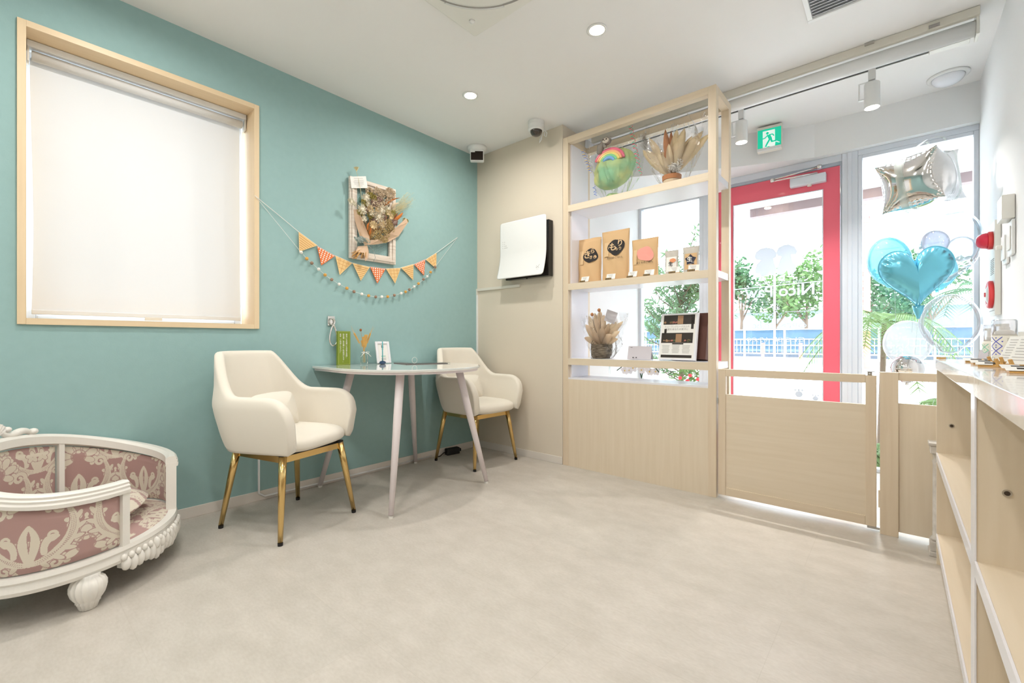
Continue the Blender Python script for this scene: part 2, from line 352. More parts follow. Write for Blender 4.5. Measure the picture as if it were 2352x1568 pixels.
# frosted decals on the door glass (read from outside)
m = translucent('decal', (216, 224, 236), .12)
yd = YF+.0185
def P(px, py): return atY(px, py, yd)
def blobs(mb, pts, closed=True):
    q = [P(*p) for p in pts]; n = len(q); mb.add([tuple(v) for v in q], [tuple(range(n))])
mb = MB()
S = lambda L: [(1660+x/2.9037, 400+y/2.9037) for x, y in L]
blobs(mb, S([(212,552),(222,520),(250,498),(290,488),(335,496),(362,525),(355,552),(338,562),(345,600),(358,628),(354,676),(322,672),(312,650),(302,674),(256,684),(246,664),(222,664),(215,640),(228,600),(254,574),(224,570)]))
blobs(mb, S([(358,520),(372,490),(405,472),(440,468),(480,482),(497,512),(488,535),(455,536),(462,575),(490,612),(488,642),(464,668),(434,668),(428,642),(408,664),(388,672),(360,668),(364,622),(378,585),(392,548),(366,545)]))
mb.build('dog_decal', 'decal', d1, world=True)
ux, uy = Vector((1, 0, 0)), Vector((0, 0, 1))
mb = MB()
text_on(mb, 'Nico Paw', .13, P(1789, 669), ux, uy, True, .02, fit=.47)
text_on(mb, 'dog salon & hotel', .03, P(1790, 648), ux, uy, True, fit=.30)
text_on(mb, 'OPEN 10:00', .05, P(1788, 749), ux, uy, True, fit=.37)
text_on(mb, 'CLOSE 19:00', .05, P(1780, 780), ux, uy, True, fit=.40)
mb.build('lettering', 'decal', d1, world=True)
mb = MB()
for a, bq in (((1719, 720), (1761, 718)), ((1803, 716), (1863, 714))):
    A, B = P(*a), P(*bq); mb.box(A.x, B.x, yd-.0004, yd+.0004, A.z-.003, A.z+.003)
c = P(1781, 713)
for sg in (-1, 1):
    mb.obox((c.x, yd, c.z), (.085, .001, .006), (0, sg*math.radians(48), 0))
    k = (c.x+sg*.032, yd, c.z-.044); mb.tube([(k[0]+.011*math.cos(t), yd, k[2]+.014*math.sin(t)) for t in np.linspace(0, 2*PI, 14)[:-1]], .0025, 4, closed=True)
mb.build('scissors_decal', 'decal', d1, world=True)
mb = MB()
for px, py, r in ((1835, 905, .024), (1873, 915, .018)):
    c = P(px, py); mb.cyl((c.x, yd-.0006, c.z), (c.x, yd+.0006, c.z), r, n=18)
    for k in (-1, 0, 1): mb.cyl((c.x+k*r*.9, yd-.0006, c.z+r*1.3), (c.x+k*r*.9, yd+.0006, c.z+r*1.3), r*.35, n=10)
mb.build('paw_decal', 'decal', d1, world=True)

# ================================================================ OUTSIDE
GZ = -.15
m = mat('pavement', (226, 224, 220), .9); noise_color(m, (216, 214, 210), (232, 230, 227), 3)
mat('kerb_grey', (116, 124, 136), .9); mat('white_rail', (244, 246, 248), .5); mat('mesh_grey', (150, 176, 190), .6)
m = mat('far_wall', (112, 138, 156), .9)
m = mat('white_brick', (238, 236, 234), .85)
b = m.node_tree.nodes['Principled BSDF']; br = nn(m, 'ShaderNodeTexBrick'); br.inputs['Scale'].default_value = 1
for k, v in {'Brick Width': .2, 'Row Height': .07, 'Mortar Size': .004}.items(): br.inputs[k].default_value = v
br.inputs['Color1'].default_value = s2l((242, 240, 238)); br.inputs['Color2'].default_value = s2l((228, 228, 228)); br.inputs['Mortar'].default_value = s2l((196, 200, 206))
lk(m, coords(m, (1, 1, 1), (PI/2, 0, 0)), br.inputs['Vector']); lk(m, br.outputs[0], b.inputs['Base Color'])
struct('ground', MB().box(-70, 60, YF+.12, 110, GZ-.1, GZ), 'pavement')
tag(MB().box(-60, 50, 25.2, 26.0, GZ, GZ+.16).build('kerb', 'kerb_grey'), 'grey kerb across the road at the foot of the white railing', 'kerb')
fn = thing('railing', 'white metal railing with mesh panels across the road', 'fence', (0, 34, GZ))
fz0, fz1 = GZ+.25, GZ+1.85
mb = MB()
for z in (fz0, fz0+.55, fz0+.95, fz1): mb.box(-58, 30, 33.97, 34.03, z-.03, z+.03)
mb.build('rail', 'white_rail', fn, world=True)
xx = -56
while xx < 28:
    MB().box(xx-.05, xx+.05, 33.93, 34.07, GZ, fz1+.05).build('post', 'white_rail', fn, world=True); xx += 2.4
mb = MB(); xx = -57
while xx < 28: mb.box(xx-.012, xx+.012, 33.99, 34.01, fz0, fz0+.95); xx += .25
mb.build('railing_bars', 'white_rail', fn, world=True)
mm = mat('mesh_screen', (62, 88, 108), .8, alpha=.75)
MB().box(-58, 30, 34.05, 34.06, fz0+.1, fz1).build('mesh_panel', 'mesh_screen', fn, world=True)
tag(MB().box(-58, 30, 34.6, 36, GZ, GZ+.35).build('planting_bed', 'kerb_grey'), 'low planting bed behind the white railing', 'planter')
bl = thing('building', 'long pale blue building with a band of windows beyond the trees', 'building', (-10, 70, GZ))
MB().box(-75, 8, 70, 80, GZ, 5.2).build('wall', 'far_wall', bl, world=True)
MB().box(-75, 8, 69.8, 70, 5.0, 5.4).build('roof_edge', 'white_rail', bl, world=True)
mat('far_glass', (70, 96, 116), .3)
for k in range(14): MB().box(-70+k*5.5, -66.5+k*5.5, 69.9, 70.02, 1.2, 2.6).build('window', 'far_glass', bl, world=True)
m1 = translucent('leaf_a', (82, 112, 60), .22, .6); m2 = translucent('leaf_b', (58, 92, 58), .22, .6); m3 = translucent('leaf_c', (112, 142, 76), .25, .6); mat('bark', (120, 100, 84), .9)
def leaves(c, r, n, ln, wd, mb, rnd, hollow=.4):
    for i in range(n):
        d = Vector((rnd.gauss(0, 1), rnd.gauss(0, 1), rnd.gauss(0, 1))).normalized()
        q = rnd.random()**.5*(1-hollow)+hollow
        p = Vector(c)+Vector((d.x*r[0], d.y*r[1], d.z*r[2]))*q
        a = Vector((rnd.gauss(0, 1), rnd.gauss(0, 1), rnd.gauss(0, .6))).normalized(); s_ = a.orthogonal().normalized()
        s_ = (Matrix.Rotation(rnd.random()*6.28, 3, a)@s_)
        L = ln*(.6+.8*rnd.random()); W = wd*(.6+.8*rnd.random())
        mb.add([p, p+a*L*.5+s_*W*.5, p+a*L, p+a*L*.5-s_*W*.5], [(0, 1, 2, 3)])
def tree(x, y, h, r, seed, leaf, label, n=1500):
    rnd = random.Random(seed); t = thing('tree', label, 'tree', (x, y, GZ), group='trees beyond the railing')
    z0 = GZ
    mb = MB().tube([(x, y, z0), (x+.1, y, z0+h*.3), (x+.15, y, z0+h*.6)], [.14, .11, .05], 8)
    for k in range(4):
        a = rnd.random()*6.28; mb.tube([(x+.1, y, z0+h*.33), (x+math.cos(a)*r*.6, y+math.sin(a)*r*.5, z0+h*.6)], [.07, .03], 6)
    mb.build('trunk', 'bark', t, world=True)
    mb = MB()
    for k in range(9):
        a = rnd.random()*6.28; q = r*.6*rnd.random()**.5
        leaves((x+q*math.cos(a), y+q*math.sin(a), z0+h*(.5+.4*rnd.random())), (r*.5, r*.5, h*.15), n//9, .35, .2, mb, rnd)
    mb.build('foliage', leaf, t, world=True)
def gx(px, y): return atY(px, 784, y).x
tree(gx(1700, 37), 37, 7.6, 2.0, 1, 'leaf_b', 'leafy street tree at the left edge of the red door glass')
tree(gx(1778, 42), 42, 6.6, 2.2, 2, 'leaf_a', 'rounded street tree left of centre in the door glass')
tree(gx(1848, 36.9), 36.9, 7.0, 2.3, 3, 'leaf_a', 'tall street tree beside the right stile of the red door')
tree(gx(1935, 62), 62, 6.6, 2.3, 4, 'leaf_b', 'dark street tree hidden behind the door frame post', 900)
tree(gx(1992, 46), 46, 7.0, 2.6, 5, 'leaf_b', 'street tree behind the striped pole', 1500)
tree(gx(2062, 54), 54, 6.4, 2.6, 6, 'leaf_b', 'dark green street tree behind the heart balloon', 1500)
tree(gx(2130, 37.5), 37.5, 6.8, 2.6, 7, 'leaf_b', 'street tree seen past the lower clear balloon', 1200)
# canopy over the entrance
cp = thing('canopy', 'white entrance canopy with a brown beam over the shop front', 'canopy', (-.9, 5, 2.6))
MB().box(-3.3, 2.4, YF+.14, 5.7, 2.385, 2.5).build('soffit', 'white_rail', cp, world=True)
mat('brown_beam', (122, 104, 104), .6)
bzA = atY(1725, 487, 5.6); 
MB().box(bzA.x, 1.2, 5.55, 5.65, 2.295, 2.385).build('beam', 'brown_beam', cp, world=True)
for px in (1778, 2000):
    q = atY(px, 470, 5.4); MB().lathe([(.06, 0), (.055, -.015), (.0, -.015)], (q.x, 5.4, 2.385), 20).build('beam_lamp', 'emit_lamp', cp, world=True)
# sign banner
bn = thing('banner', 'pink hanging banner with white capital letters beyond the door', 'banner', (atY(1840, 490, 6.4).x, 6.4, 2.3))
A, B = atY(1777, 487, 6.4), atY(1960, 452, 6.4)
mat('pink_banner', (232, 186, 226), .7)
MB().box(A.x, B.x, 6.4, 6.41, 2.378, 2.90).build('cloth', 'pink_banner', bn, world=True)
mb = MB(); text_on(mb, 'ALON', .34, ((A.x+B.x)/2, 6.395, 2.545), ux, uy, bold=.015, fit=(B.x-A.x)*.9); mb.build('lettering', 'white_rail', bn, world=True)
for q in (A.x+.01, B.x-.01): MB().cyl((q, 6.405, GZ), (q, 6.405, 2.90), .012).build('banner_pole', 'white_rail', bn, world=True)
# street pole, wires
sp = thing('street_pole', 'thin red and white street pole with a small sign head', 'pole', (gx(1991, 22), 22, GZ))
px0 = gx(1991, 22); mat('pole_red', (196, 96, 90), .6)
for k, (z0, z1) in enumerate(((GZ, 1.3), (1.3, 2.0), (2.0, 6.2))): MB().cyl((px0, 22, z0), (px0, 22, z1), .11).build('pole_shaft', 'pole_red' if k != 1 else 'white_rail', sp, world=True)
MB().box(px0-.1, px0+.5, 21.9, 22.0, 5.7, 6.1).build('sign_head', 'mesh_grey', sp, world=True)
for z, yy in ((5.6, 30), (6.9, 30), (4.4, 31)):
    tag(MB().tube([(-45, yy, z+.6), (-12, yy, z-.3), (20, yy, z+.7)], .02, 5).build('overhead_wire', 'mesh_grey'), {5.6: 'middle of the thin overhead wires across the street', 6.9: 'highest thin overhead wire across the street', 4.4: 'lowest thin overhead wire across the street'}[z], 'wire', 'overhead wires above the street')
# bollards
for px in (1752, 1839):
    q = gx(px, 30); tag(MB().cyl((q, 30, GZ), (q, 30, .82), .09, n=12).build('bollard', 'pole_red'), 'orange bollard in front of the white railing, %s of the two' % ('left' if px < 1800 else 'right'), 'bollard')
# white brick pier at right
tag(MB().box(.50, 1.0, 4.2, 4.9, GZ, 2.38).build('brick_pier', 'white_brick'), 'white painted brick pier outside the right shop window', 'pier')
# potted olive outside the left window
ot = thing('olive_tree', 'potted olive tree with narrow grey green leaves outside the left window', 'tree', (-1.75, 4.75, GZ))
mb = MB().tube([(-1.75, 4.75, GZ+.4), (-1.72, 4.75, .7), (-1.78, 4.8, 1.3)], [.03, .025, .018], 8)
rnd = random.Random(21); tips = []
for k in range(54):
    a = rnd.random()*6.28; z = .45+rnd.random()*1.1; r_ = .25+.35*rnd.random()
    p0 = Vector((-1.74, 4.76, z)); p1 = p0+Vector((math.cos(a)*r_*.6, math.sin(a)*r_*.4, .15)); p2 = p0+Vector((math.cos(a)*r_, math.sin(a)*r_*.6, .25+.15*rnd.random()))
    tips.append((p0, p1, p2)); mb.tube([p0, p1, p2], [.008, .005, .002], 5)
p0 = Vector((-1.7, 4.75, 1.35)); tips.append((p0, Vector((-1.55, 4.7, 1.85)), Vector((-1.25, 4.6, 2.2)))); mb.tube(tips[-1], [.01, .006, .002], 5)
tips.append((Vector((-1.7, 4.75, 1.35)), Vector((-1.66, 4.7, 1.75)), Vector((-1.5, 4.6, 2.1)))); mb.tube(tips[-1], [.01, .006, .002], 5)
mb.build('branches', 'bark', ot, world=True)
mb = MB()
for (a, b_, c) in tips:
    for i in range(70):
        t = .15+.85*rnd.random(); q = a*(1-t)**2+b_*2*t*(1-t)+c*t*t
        d = Vector((rnd.gauss(0, 1), rnd.gauss(0, 1), rnd.gauss(.3, .8))).normalized(); s_ = d.orthogonal().normalized(); s_ = Matrix.Rotation(rnd.random()*6.28, 3, d)@s_
        L = .065+.045*rnd.random(); W = .015+.008*rnd.random()
        mb.add([q, q+d*L*.4+s_*W*.5, q+d*L, q+d*L*.4-s_*W*.5], [(0, 1, 2, 3)])
translucent('olive_leaf', (120, 152, 112), .35); mb.build('foliage', 'olive_leaf', ot, world=True)
MB().lathe([(.16, 0), (.2, .42), (.17, .43), (.16, .38), (0, .38)], (-1.75, 4.75, GZ), 24).build('pot', 'white_rail', ot, world=True, smooth=True)
# low shrubs and red flowers outside left window
fl = thing('flowering_shrub', 'small green shrub with red blooms outside the left window', 'plant', (-1.5, 4.5, GZ))
mb = MB(); leaves((-1.52, 4.5, .5), (.22, .15, .3), 420, .06, .03, mb, rnd, .1); mb.tube([(-1.52, 4.5, GZ), (-1.52, 4.5, .5)], .01, 5); mb.build('foliage', 'leaf_c', fl, world=True)
mat('red_bloom', (236, 70, 80), .6)
for k in range(6):
    q = (-1.62+.2*rnd.random(), 4.34, .5+.32*rnd.random()); mb = MB(); mb.ell(q, (.02, .02, .018), 10); mb.build('bloom', 'red_bloom', fl, world=True, smooth=True)
# palm outside the right window
def palm(x, y, h, n, L, seed, label, leafm='leaf_c'):
    rnd = random.Random(seed); t = thing('palm', label, 'plant', (x, y, GZ))
    MB().tube([(x, y, GZ), (x+.03, y, h)], [.03, .02], 8).build('trunk', 'bark', t, world=True)
    for k in range(n):
        a = 6.28*k/n+rnd.random()*.4; el = .2+rnd.random()*.9; mb = MB(); pts = []
        for i in range(9):
            s_ = i/8*L; pts.append(Vector((x+math.cos(a)*s_*math.cos(el*.6), y+math.sin(a)*s_*math.cos(el*.6), h+s_*math.sin(el)-1.1*s_*s_/L)))
        mb.tube(pts, [.008*(1-i/9)+.002 for i in range(9)], 5)
        side = Vector((-math.sin(a), math.cos(a), 0))
        for i in range(2, 9):
            for q in range(4):
                tt = min(7.99, i-1+q/4); p = pts[int(tt)].lerp(pts[int(tt)+1], tt-int(tt)); f = (pts[min(8, int(tt)+1)]-pts[int(tt)]).normalized()
                for sg in (-1, 1):
                    ll = .30*(1-abs(tt/8-.45)); e = p+(side*sg*.8+f*.55+Vector((0, 0, -.25))).normalized()*ll; wv = f*.008
                    mb.add([p-wv, p+wv, e], [(0, 1, 2)])
        mb.build('frond', leafm, t, world=True)
palm(-.12, 5.5, 1.08, 13, .70, 3, 'palm with arching fronds behind the heart balloon')
palm(.75, 7.6, 1.5, 12, .9, 4, 'palm beside the white brick pier outside the right window', 'leaf_b')
palm(.36, 5.3, .35, 12, .42, 5, 'low bright palm outside by the counter end')
palm(-.12, 4.75, .0, 12, .32, 6, 'low feathery palm seen through the slot of the fixed gate panel')
# ================================================================ SHELF UNIT, GATE, COUNTER
sx0, sx1, sy0, sy1, sh = -1.848, -.787, YB, 3.013, 2.383
pw = .045
su = thing('display_shelf', 'tall open birch display shelf standing next to the beige wall', 'shelf', ((sx0+sx1)/2, (sy0+sy1)/2, 0))
for x in (sx0, sx1-pw):
    for y, z0 in ((sy0, 0), (sy1-pw, 0)):
        MB().box(x, x+pw, y, y+pw, z0, sh).build('post', 'oak_z', su, world=True, bevel=.0015)
MB().box(sx0+pw, sx1-pw, sy0, sy0+pw, sh-.045, sh).build('top_rail', 'oak_x', su, world=True, bevel=.001)
MB().box(sx0+pw, sx1-pw, sy1-pw, sy1, sh-.045, sh).build('top_rail', 'oak_x', su, world=True, bevel=.001)
for x in (sx0, sx1-pw): MB().box(x, x+pw, sy0+pw, sy1-pw, sh-.045, sh).build('top_rail', 'oak_y', su, world=True, bevel=.001)
SH = [1.885, 1.318, .778]
for i, z in enumerate(SH):
    sb = MB().box(sx0+pw, sx1-.004, sy0+.012, sy1-.012, z-.04, z-.0005).build('shelf_board', 'white_laminate', su, world=True)
    MB().box(sx0+pw, sx1-pw, sy0+.001, sy0+.0118, z-.046, z).build('shelf_edge', 'birch_x', su, world=True)
MB().box(sx0+pw, sx0+pw+.012, sy0+.03, sy1-pw, .62, sh-.05).build('side_panel', 'white_laminate', su, world=True)
MB().box(sx0+pw, sx1-pw, sy0+.004, sy0+.016, 0, .628).build('front_panel', 'birch_z', su, world=True)
MB().box(sx0+pw, sx1-pw, sy0+.004, sy1-pw, .628, .64).build('panel_top', 'white_laminate', su, world=True)
MB().box(sx0+pw, sx1-pw, sy1-pw+.01, sy1-.004, 0, .628).build('rear_panel', 'birch_z', su, world=True)

# --- gate (slightly out of line with the shelf, as in the photo)
gt = thing('gate', 'low birch gate with a slot under its top rail beside the display shelf', 'gate', (-.781, YB+.012, 0), 0)
gw, gh, gd = .708, .742, .03; gz = .022
MB().box(.001, .041, 0, gd, gz, gh).build('stile', 'oak_z', gt, bevel=.0015)
MB().box(gw-.041, gw, 0, gd, gz, gh-.004).build('stile', 'oak_z', gt, bevel=.0015)
MB().box(.041, gw-.041, 0, gd, gh-.04, gh).build('rail', 'oak_x', gt, bevel=.0015)
MB().box(.041, gw-.041, .0, gd, gz, gz+.045).build('rail', 'oak_x', gt, bevel=.0015)
MB().box(.041, gw-.041, .005, gd-.005, gz+.045, .598).build('panel', 'birch_x', gt)
MB().box(gw-.035, gw+.012, .004, gd-.004, gz-.012, gz-.001).build('pivot_plate', 'steel', gt)
MB().box(-.004, .003, -.006, .006, .545, .575).build('hinge', 'steel', gt)
lt = MB().cyl((gw-.025, .015, gh-.006), (gw-.025, .015, gh+.012), .009, n=16); lt.build('pivot_pin', 'steel', gt, smooth=True)
MB().box(gw-.05, gw+.013, .004, .026, gh+.012, gh+.015).build('pivot_arm', 'steel', gt)
# --- fixed panel
fp = thing('fixed_gate_panel', 'fixed birch panel with a slot between the gate and the counter', 'gate', (.1, YB, 0))
MB().box(-.060, .006, YB-.006, YB+.034, .0, .757).build('post', 'oak_z', fp, world=True, bevel=.0015)
MB().box(.006, XR-.002, YB, YB+.03, .72, .757).build('rail', 'oak_x', fp, world=True, bevel=.001)
MB().box(.006, XR-.002, YB+.004, YB+.026, .024, .615).build('panel', 'birch_z', fp, world=True)
MB().box(-.066, -.0605, YB+.004, YB+.024, .12, .20).build('pivot_plate', 'oak_z', fp, world=True)
# --- counter
CX, CT, CE = .12, .829, 2.50
ct = thing('display_counter', 'long birch counter cabinet with open white edged shelves at right', 'cabinet', (CX+.13, 1.0, 0))
CB = XR-.004
MB().box(CX+.002, CB, CE-.018, CE, 0, CT-.041).build('end_panel', 'birch_z', ct, world=True, bevel=.0006)
for yd_ in (1.335, .12, -1.1):
    MB().box(CX+.003, CB-.01, yd_-.028, yd_+.028, 0.0, CT-.041).build('divider', 'birch_z', ct, world=True)
    MB().box(CX, CX+.0028, yd_-.030, yd_+.030, .09, CT-.04).build('divider_edge', 'white_laminate', ct, world=True)
ys = [CE-.018, 1.363, 1.307, .148, .092, -1.072]
for i in range(0, 6, 2):
    for z in (.452, .125):
        MB().box(CX+.004, CB-.01, ys[i+1], ys[i], z-.03, z-.0004).build('shelf_board', 'birch_y', ct, world=True)
        MB().box(CX, CX+.0038, ys[i+1], ys[i], z-.031, z).build('shelf_edge', 'white_laminate', ct, world=True)
MB().box(CB-.01, CB, -1.1, CE-.018, 0, CT-.041).build('back_panel', 'birch_z', ct, world=True)
MB().box(CX+.05, CX+.06, -1.1, CE-.018, 0, .094).build('plinth', 'birch_y', ct, world=True)
mat('cam_hole', (60, 48, 36), .4)
for y, z in ((CE-.0185, .565), (CE-.0185, .365), (1.3065, .60), (1.3065, .285)):
    mb = MB().cyl((CX+.045, y, z), (CX+.045, y-.0015, z), .0085 if y > 2 else .007, n=20); fo = mb.build('fastener', 'steel', ct, world=True)
    MB().cyl((CX+.045, y-.0016, z), (CX+.045, y-.0022, z), .0055 if y > 2 else .0045, n=16).build('socket', 'cam_hole', fo).location = (0, 0, 0)
# sub-part geometry is in world space, so cancel the parent's origin
for o in list(bpy.data.objects):
    if o.name.startswith('socket'): o.location = -Vector(ct.location)
tp = thing('countertop', 'pale stone countertop with a white front edge on the right counter', 'countertop', (CX+.13, 1.0, CT-.04))
MB().box(CX-.001, XR-.002, 1.30, CE+.001, CT-.0405, CT).build('slab', 'stone_top', tp, world=True, bevel=.002)
MB().box(CX-.001, XR-.002, -1.1, 1.298, CT-.0405, CT).build('slab', 'stone_top', tp, world=True, bevel=.002)
# white classical column behind the counter end
cl = thing('ornamental_column', 'small white ornamental column standing behind the end of the counter', 'column', (.130, 2.60, 0))
m = mat('distressed_white', (214, 206, 196), .7); noise_color(m, (196, 188, 178), (222, 216, 208), 25, detail=5)
MB().box(-.028, .04, -.04, .04, 0, .02).box(-.024, .036, -.035, .035, .02, .06).build('base', 'distressed_white', cl, bevel=.003)
MB().lathe([(.027, .06), (.028, .07), (.022, .08), (.021, .38), (.023, .395), (.019, .405), (.021, .42), (.027, .43)], (.006, 0, 0), 24).build('shaft', 'distressed_white', cl, smooth=True)
MB().box(-.024, .036, -.035, .035, .43, .462).box(-.029, .041, -.04, .04, .462, .475).build('capital', 'distressed_white', cl, bevel=.003)

# ================================================================ TABLE
tb = thing('table', 'white half oval table with a glass top and tapered pinkish legs', 'table', (-2.33, 1.69, 0))
def dshape(a, b, k, n=2.2, cy=1.69, x0=-2.726, off=0):
    pts = [(x0, cy+b-off-.02), (x0, cy-b+off+.02)]
    for i in range(-90, 91, 3):
        t = math.radians(i); c_, s_ = max(math.cos(t), 0), math.sin(t)
        pts.append((x0+k+(a-k-off)*c_**(2/n), cy+(b-off)*abs(s_)**(2/n)*(1 if s_ > 0 else -1)))
    return pts
MB().prism(dshape(.852, .435, .38), .742, .750).build('glass_top', 'glass_top', tb, world=True, bevel=.001)
MB().prism(dshape(.852, .435, .38, off=.001), .736, .7418).build('top_edge', 'cream_plastic', tb, world=True)
MB().prism(dshape(.852, .435, .38, off=.014), .722, .7358).build('underframe', 'table_white', tb, world=True)
for (fx, fy) in ((-2.70, 1.312), (-1.955, 1.319), (-2.70, 2.035), (-1.978, 2.043)):
    tx, ty = -2.33+(fx+2.33)*.68, 1.69+(fy-1.69)*.62
    lg = MB().tube([(tx, ty, .722), (tx+(fx-tx)*.3, ty+(fy-ty)*.3, .5), (fx, fy, .012)], [.0235, .0225, .0135], 24).build('leg', 'table_white', tb, world=True, smooth=True)
    MB().cyl((fx, fy, 0), (fx, fy, .012), .0125).build('foot', 'cream_plastic', tb, world=True)

# ================================================================ ARMCHAIRS
def make_chair(label):
    t = thing('armchair', label, 'armchair', (0, 0, 0), 0, 'cream armchairs by the teal wall')
    NT, HW = 97, .268
    def outline(s):          # s -1..1 around the U, returns plan point, and top height
        a = s*1.30*PI/2*1.0
        th = abs(s)
        if th < .62:
            ph = th/.62*PI/2; c_, s_ = math.cos(ph), math.sin(ph)
            x = -.03-.235*c_**.80; y = HW*s_**.80
        else:
            q = (th-.62)/.38; x = -.03+.305*q; y = HW-.012*q*q
        y = y if s > 0 else -y
        # height
        def sm(a, b, v): v = min(1, max(0, (v-a)/(b-a))); return v*v*(3-2*v)
        hb = .852-.02*th**2
        h = hb+(.645-hb)*sm(.31, .62, th)**.85
        if th > .80:
            q = (th-.80)/.20; h = .645-.205*(1-math.sqrt(max(0, 1-q**2.6)))
        return x, y, h
    def fn(u, v):
        s = -1+2*u; x, y, h = outline(s); th = abs(s)
        L = math.hypot(x+.02, y) or 1
        nx, ny = (x+.05)/max(.01, math.hypot(x+.05, y)), y/max(.01, math.hypot(x+.05, y))
        if th > .62: nx, ny = 0, (1 if y > 0 else -1)
        zb = .385
        T = .046
        # closed loop v: outer bottom -> top -> inner bottom
        if v < .42: k = v/.42; z = zb+(h-T*.5-zb)*k; off = 0
        elif v < .58:
            a = (v-.42)/.16*PI; z = h-T*.5+T*.5*math.sin(a); off = -T*.5*(1-math.cos(a))
        else: k = (v-.58)/.42; z = h-T*.5+(zb+.01-(h-T*.5))*k; off = -T
        if v > .6:
            g = abs(math.sin(s*PI*7.5)); off += .003*(1-g**.25)*-1*-1
            off -= .004*math.sin((z-zb)/(h-zb)*PI)*1.2
        kz = (z-.385)/.465
        back = max(0, 1-(th/.62)**3.5)
        px = x+nx*off; py = y+ny*off
        shr = .80+.20*min(1, (z-.385)/.22)**.7 if z > .385 else .80
        px2 = px*shr+.02*(1-shr); py2 = py*(shr*.6+.4*1)*(1 if z < .6 else 1-.13*(z-.6)/.25)
        px2 -= back*.045*max(0, z-.5)/.35
        bul = .010*math.sin(min(1, max(0, (z-.385)/.3))*PI)*(1 if v < .5 else 0)
        return (px2+nx*bul, py2+ny*bul, z)
    mb = MB().grid(fn, NT, 44, cv=True)
    nv = 44
    # front edges of the arms
    mb.f.append(tuple(range(nv))[::-1]); mb.f.append(tuple((NT-1)*nv+k for k in range(nv)))
    mb.build('shell', 'cream_velvet', t, smooth=True)
    def seat(u, v):
        a = 2*PI*u; c_, s_ = math.cos(a), math.sin(a); ex = .55
        sx = abs(c_)**ex*(1 if c_ > 0 else -1); sy = abs(s_)**ex*(1 if s_ > 0 else -1)
        b_ = PI*v-PI/2; r_ = abs(math.cos(b_))**.45; z = math.sin(b_)
        zz = abs(z)**.7*(1 if z > 0 else -1)
        return (.022+.242*sx*r_, .216*sy*r_, .415+.052*zz*(1.0 if z > 0 else .75)+(.006*(1-r_) if z > 0 else 0))
    MB().grid(seat, 64, 24, cu=True).build('seat', 'cream_velvet', t, smooth=True)
    q, p = .165, .214
    for sx in (-1, 1):
        for sy in (-1, 1):
            l = MB().tube([(sx*q, sy*q, .375), (sx*(q+.3*(p-q)), sy*(q+.3*(p-q)), .27), (sx*p, sy*p, .012)], [.0175, .0165, .0105], 20).build('leg', 'gold', t, smooth=True)
            MB().tube([(sx*p*.997, sy*p*.997, .014), (sx*p, sy*p, 0)], [.0115, .0105], 16).build('foot_cap', 'black_rubber', l, smooth=False)
            MB().cyl((sx*q, sy*q, .375), (sx*q, sy*q, .385), .017).build('spacer', 'black_rubber', l)
    for sx in (-1, 1): MB().box(sx*q-.004, sx*q+.004, -q, q, .345, .374).build('cross_rail', 'gold', t)
    for sy in (-1, 1): MB().box(-q, q, sy*q-.004, sy*q+.004, .345, .374).build('cross_rail', 'gold', t)
    MB().box(-q, q, -q, q, .374, .378).build('seat_base', 'black_rubber', t)
    return t
ch1 = make_chair('cream velvet armchair with gold legs left of the table, nearest the window')
ch1.location = (-2.318, .972, 0); ch1.rotation_euler = (0, 0, math.radians(14.8))
for o in ch1.children:
    if o.name in ('shell', 'seat'): o.rotation_euler = (0, 0, math.radians(11)); o.location = (-.045, .0, 0)
ch2 = copy_tree(ch1)
for o in ch2.children:
    if o.name.startswith(('shell', 'seat.')): o.rotation_euler = (0, 0, 0); o.location = (0, 0, 0); ch2['label'] = 'cream velvet armchair with gold legs in the corner behind the table'
ch2.location = (-2.418, 2.385, 0); ch2.rotation_euler = (0, 0, math.radians(-1.5))
def pillow(par, label):
    mt = Matrix.LocRotScale(par.location, par.rotation_euler, None)
    def fn(u, v):
        a = 2*PI*u; c_, s_ = math.cos(a), math.sin(a)
        px, py = abs(c_)**.32*(1 if c_ > 0 else -1), abs(s_)**.32*(1 if s_ > 0 else -1)
        b_ = PI*v; r_ = abs(math.sin(b_))**.8
        return (.052*-math.cos(b_)*max(0, 1-max(abs(px*r_), abs(py*r_))**3)**.7, .150*px*r_*(1-.05*abs(py)), .098*py*r_*(1-.05*abs(px)))
    o = MB().grid(fn, 64, 24, cu=True).build('lumbar_cushion', 'cream_velvet', smooth=True)
    R = Euler((0, math.radians(-16), 0)).to_matrix(); me = o.data
    for v_ in me.vertices: v_.co = R@(v_.co+Vector(o.location)); 
    o.location = mt@Vector((-.080, -.010, .548)); o.rotation_euler = par.rotation_euler
    tag(o, label, 'cushion', 'lumbar cushions on the armchairs'); return o
ch1_r = ch1.rotation_euler.copy(); ch1.rotation_euler.z += math.radians(11)
pillow(ch1, 'small cream cushion on the armchair left of the table')
ch1.rotation_euler = ch1_r
pillow(ch2, 'small cream cushion on the armchair in the corner')

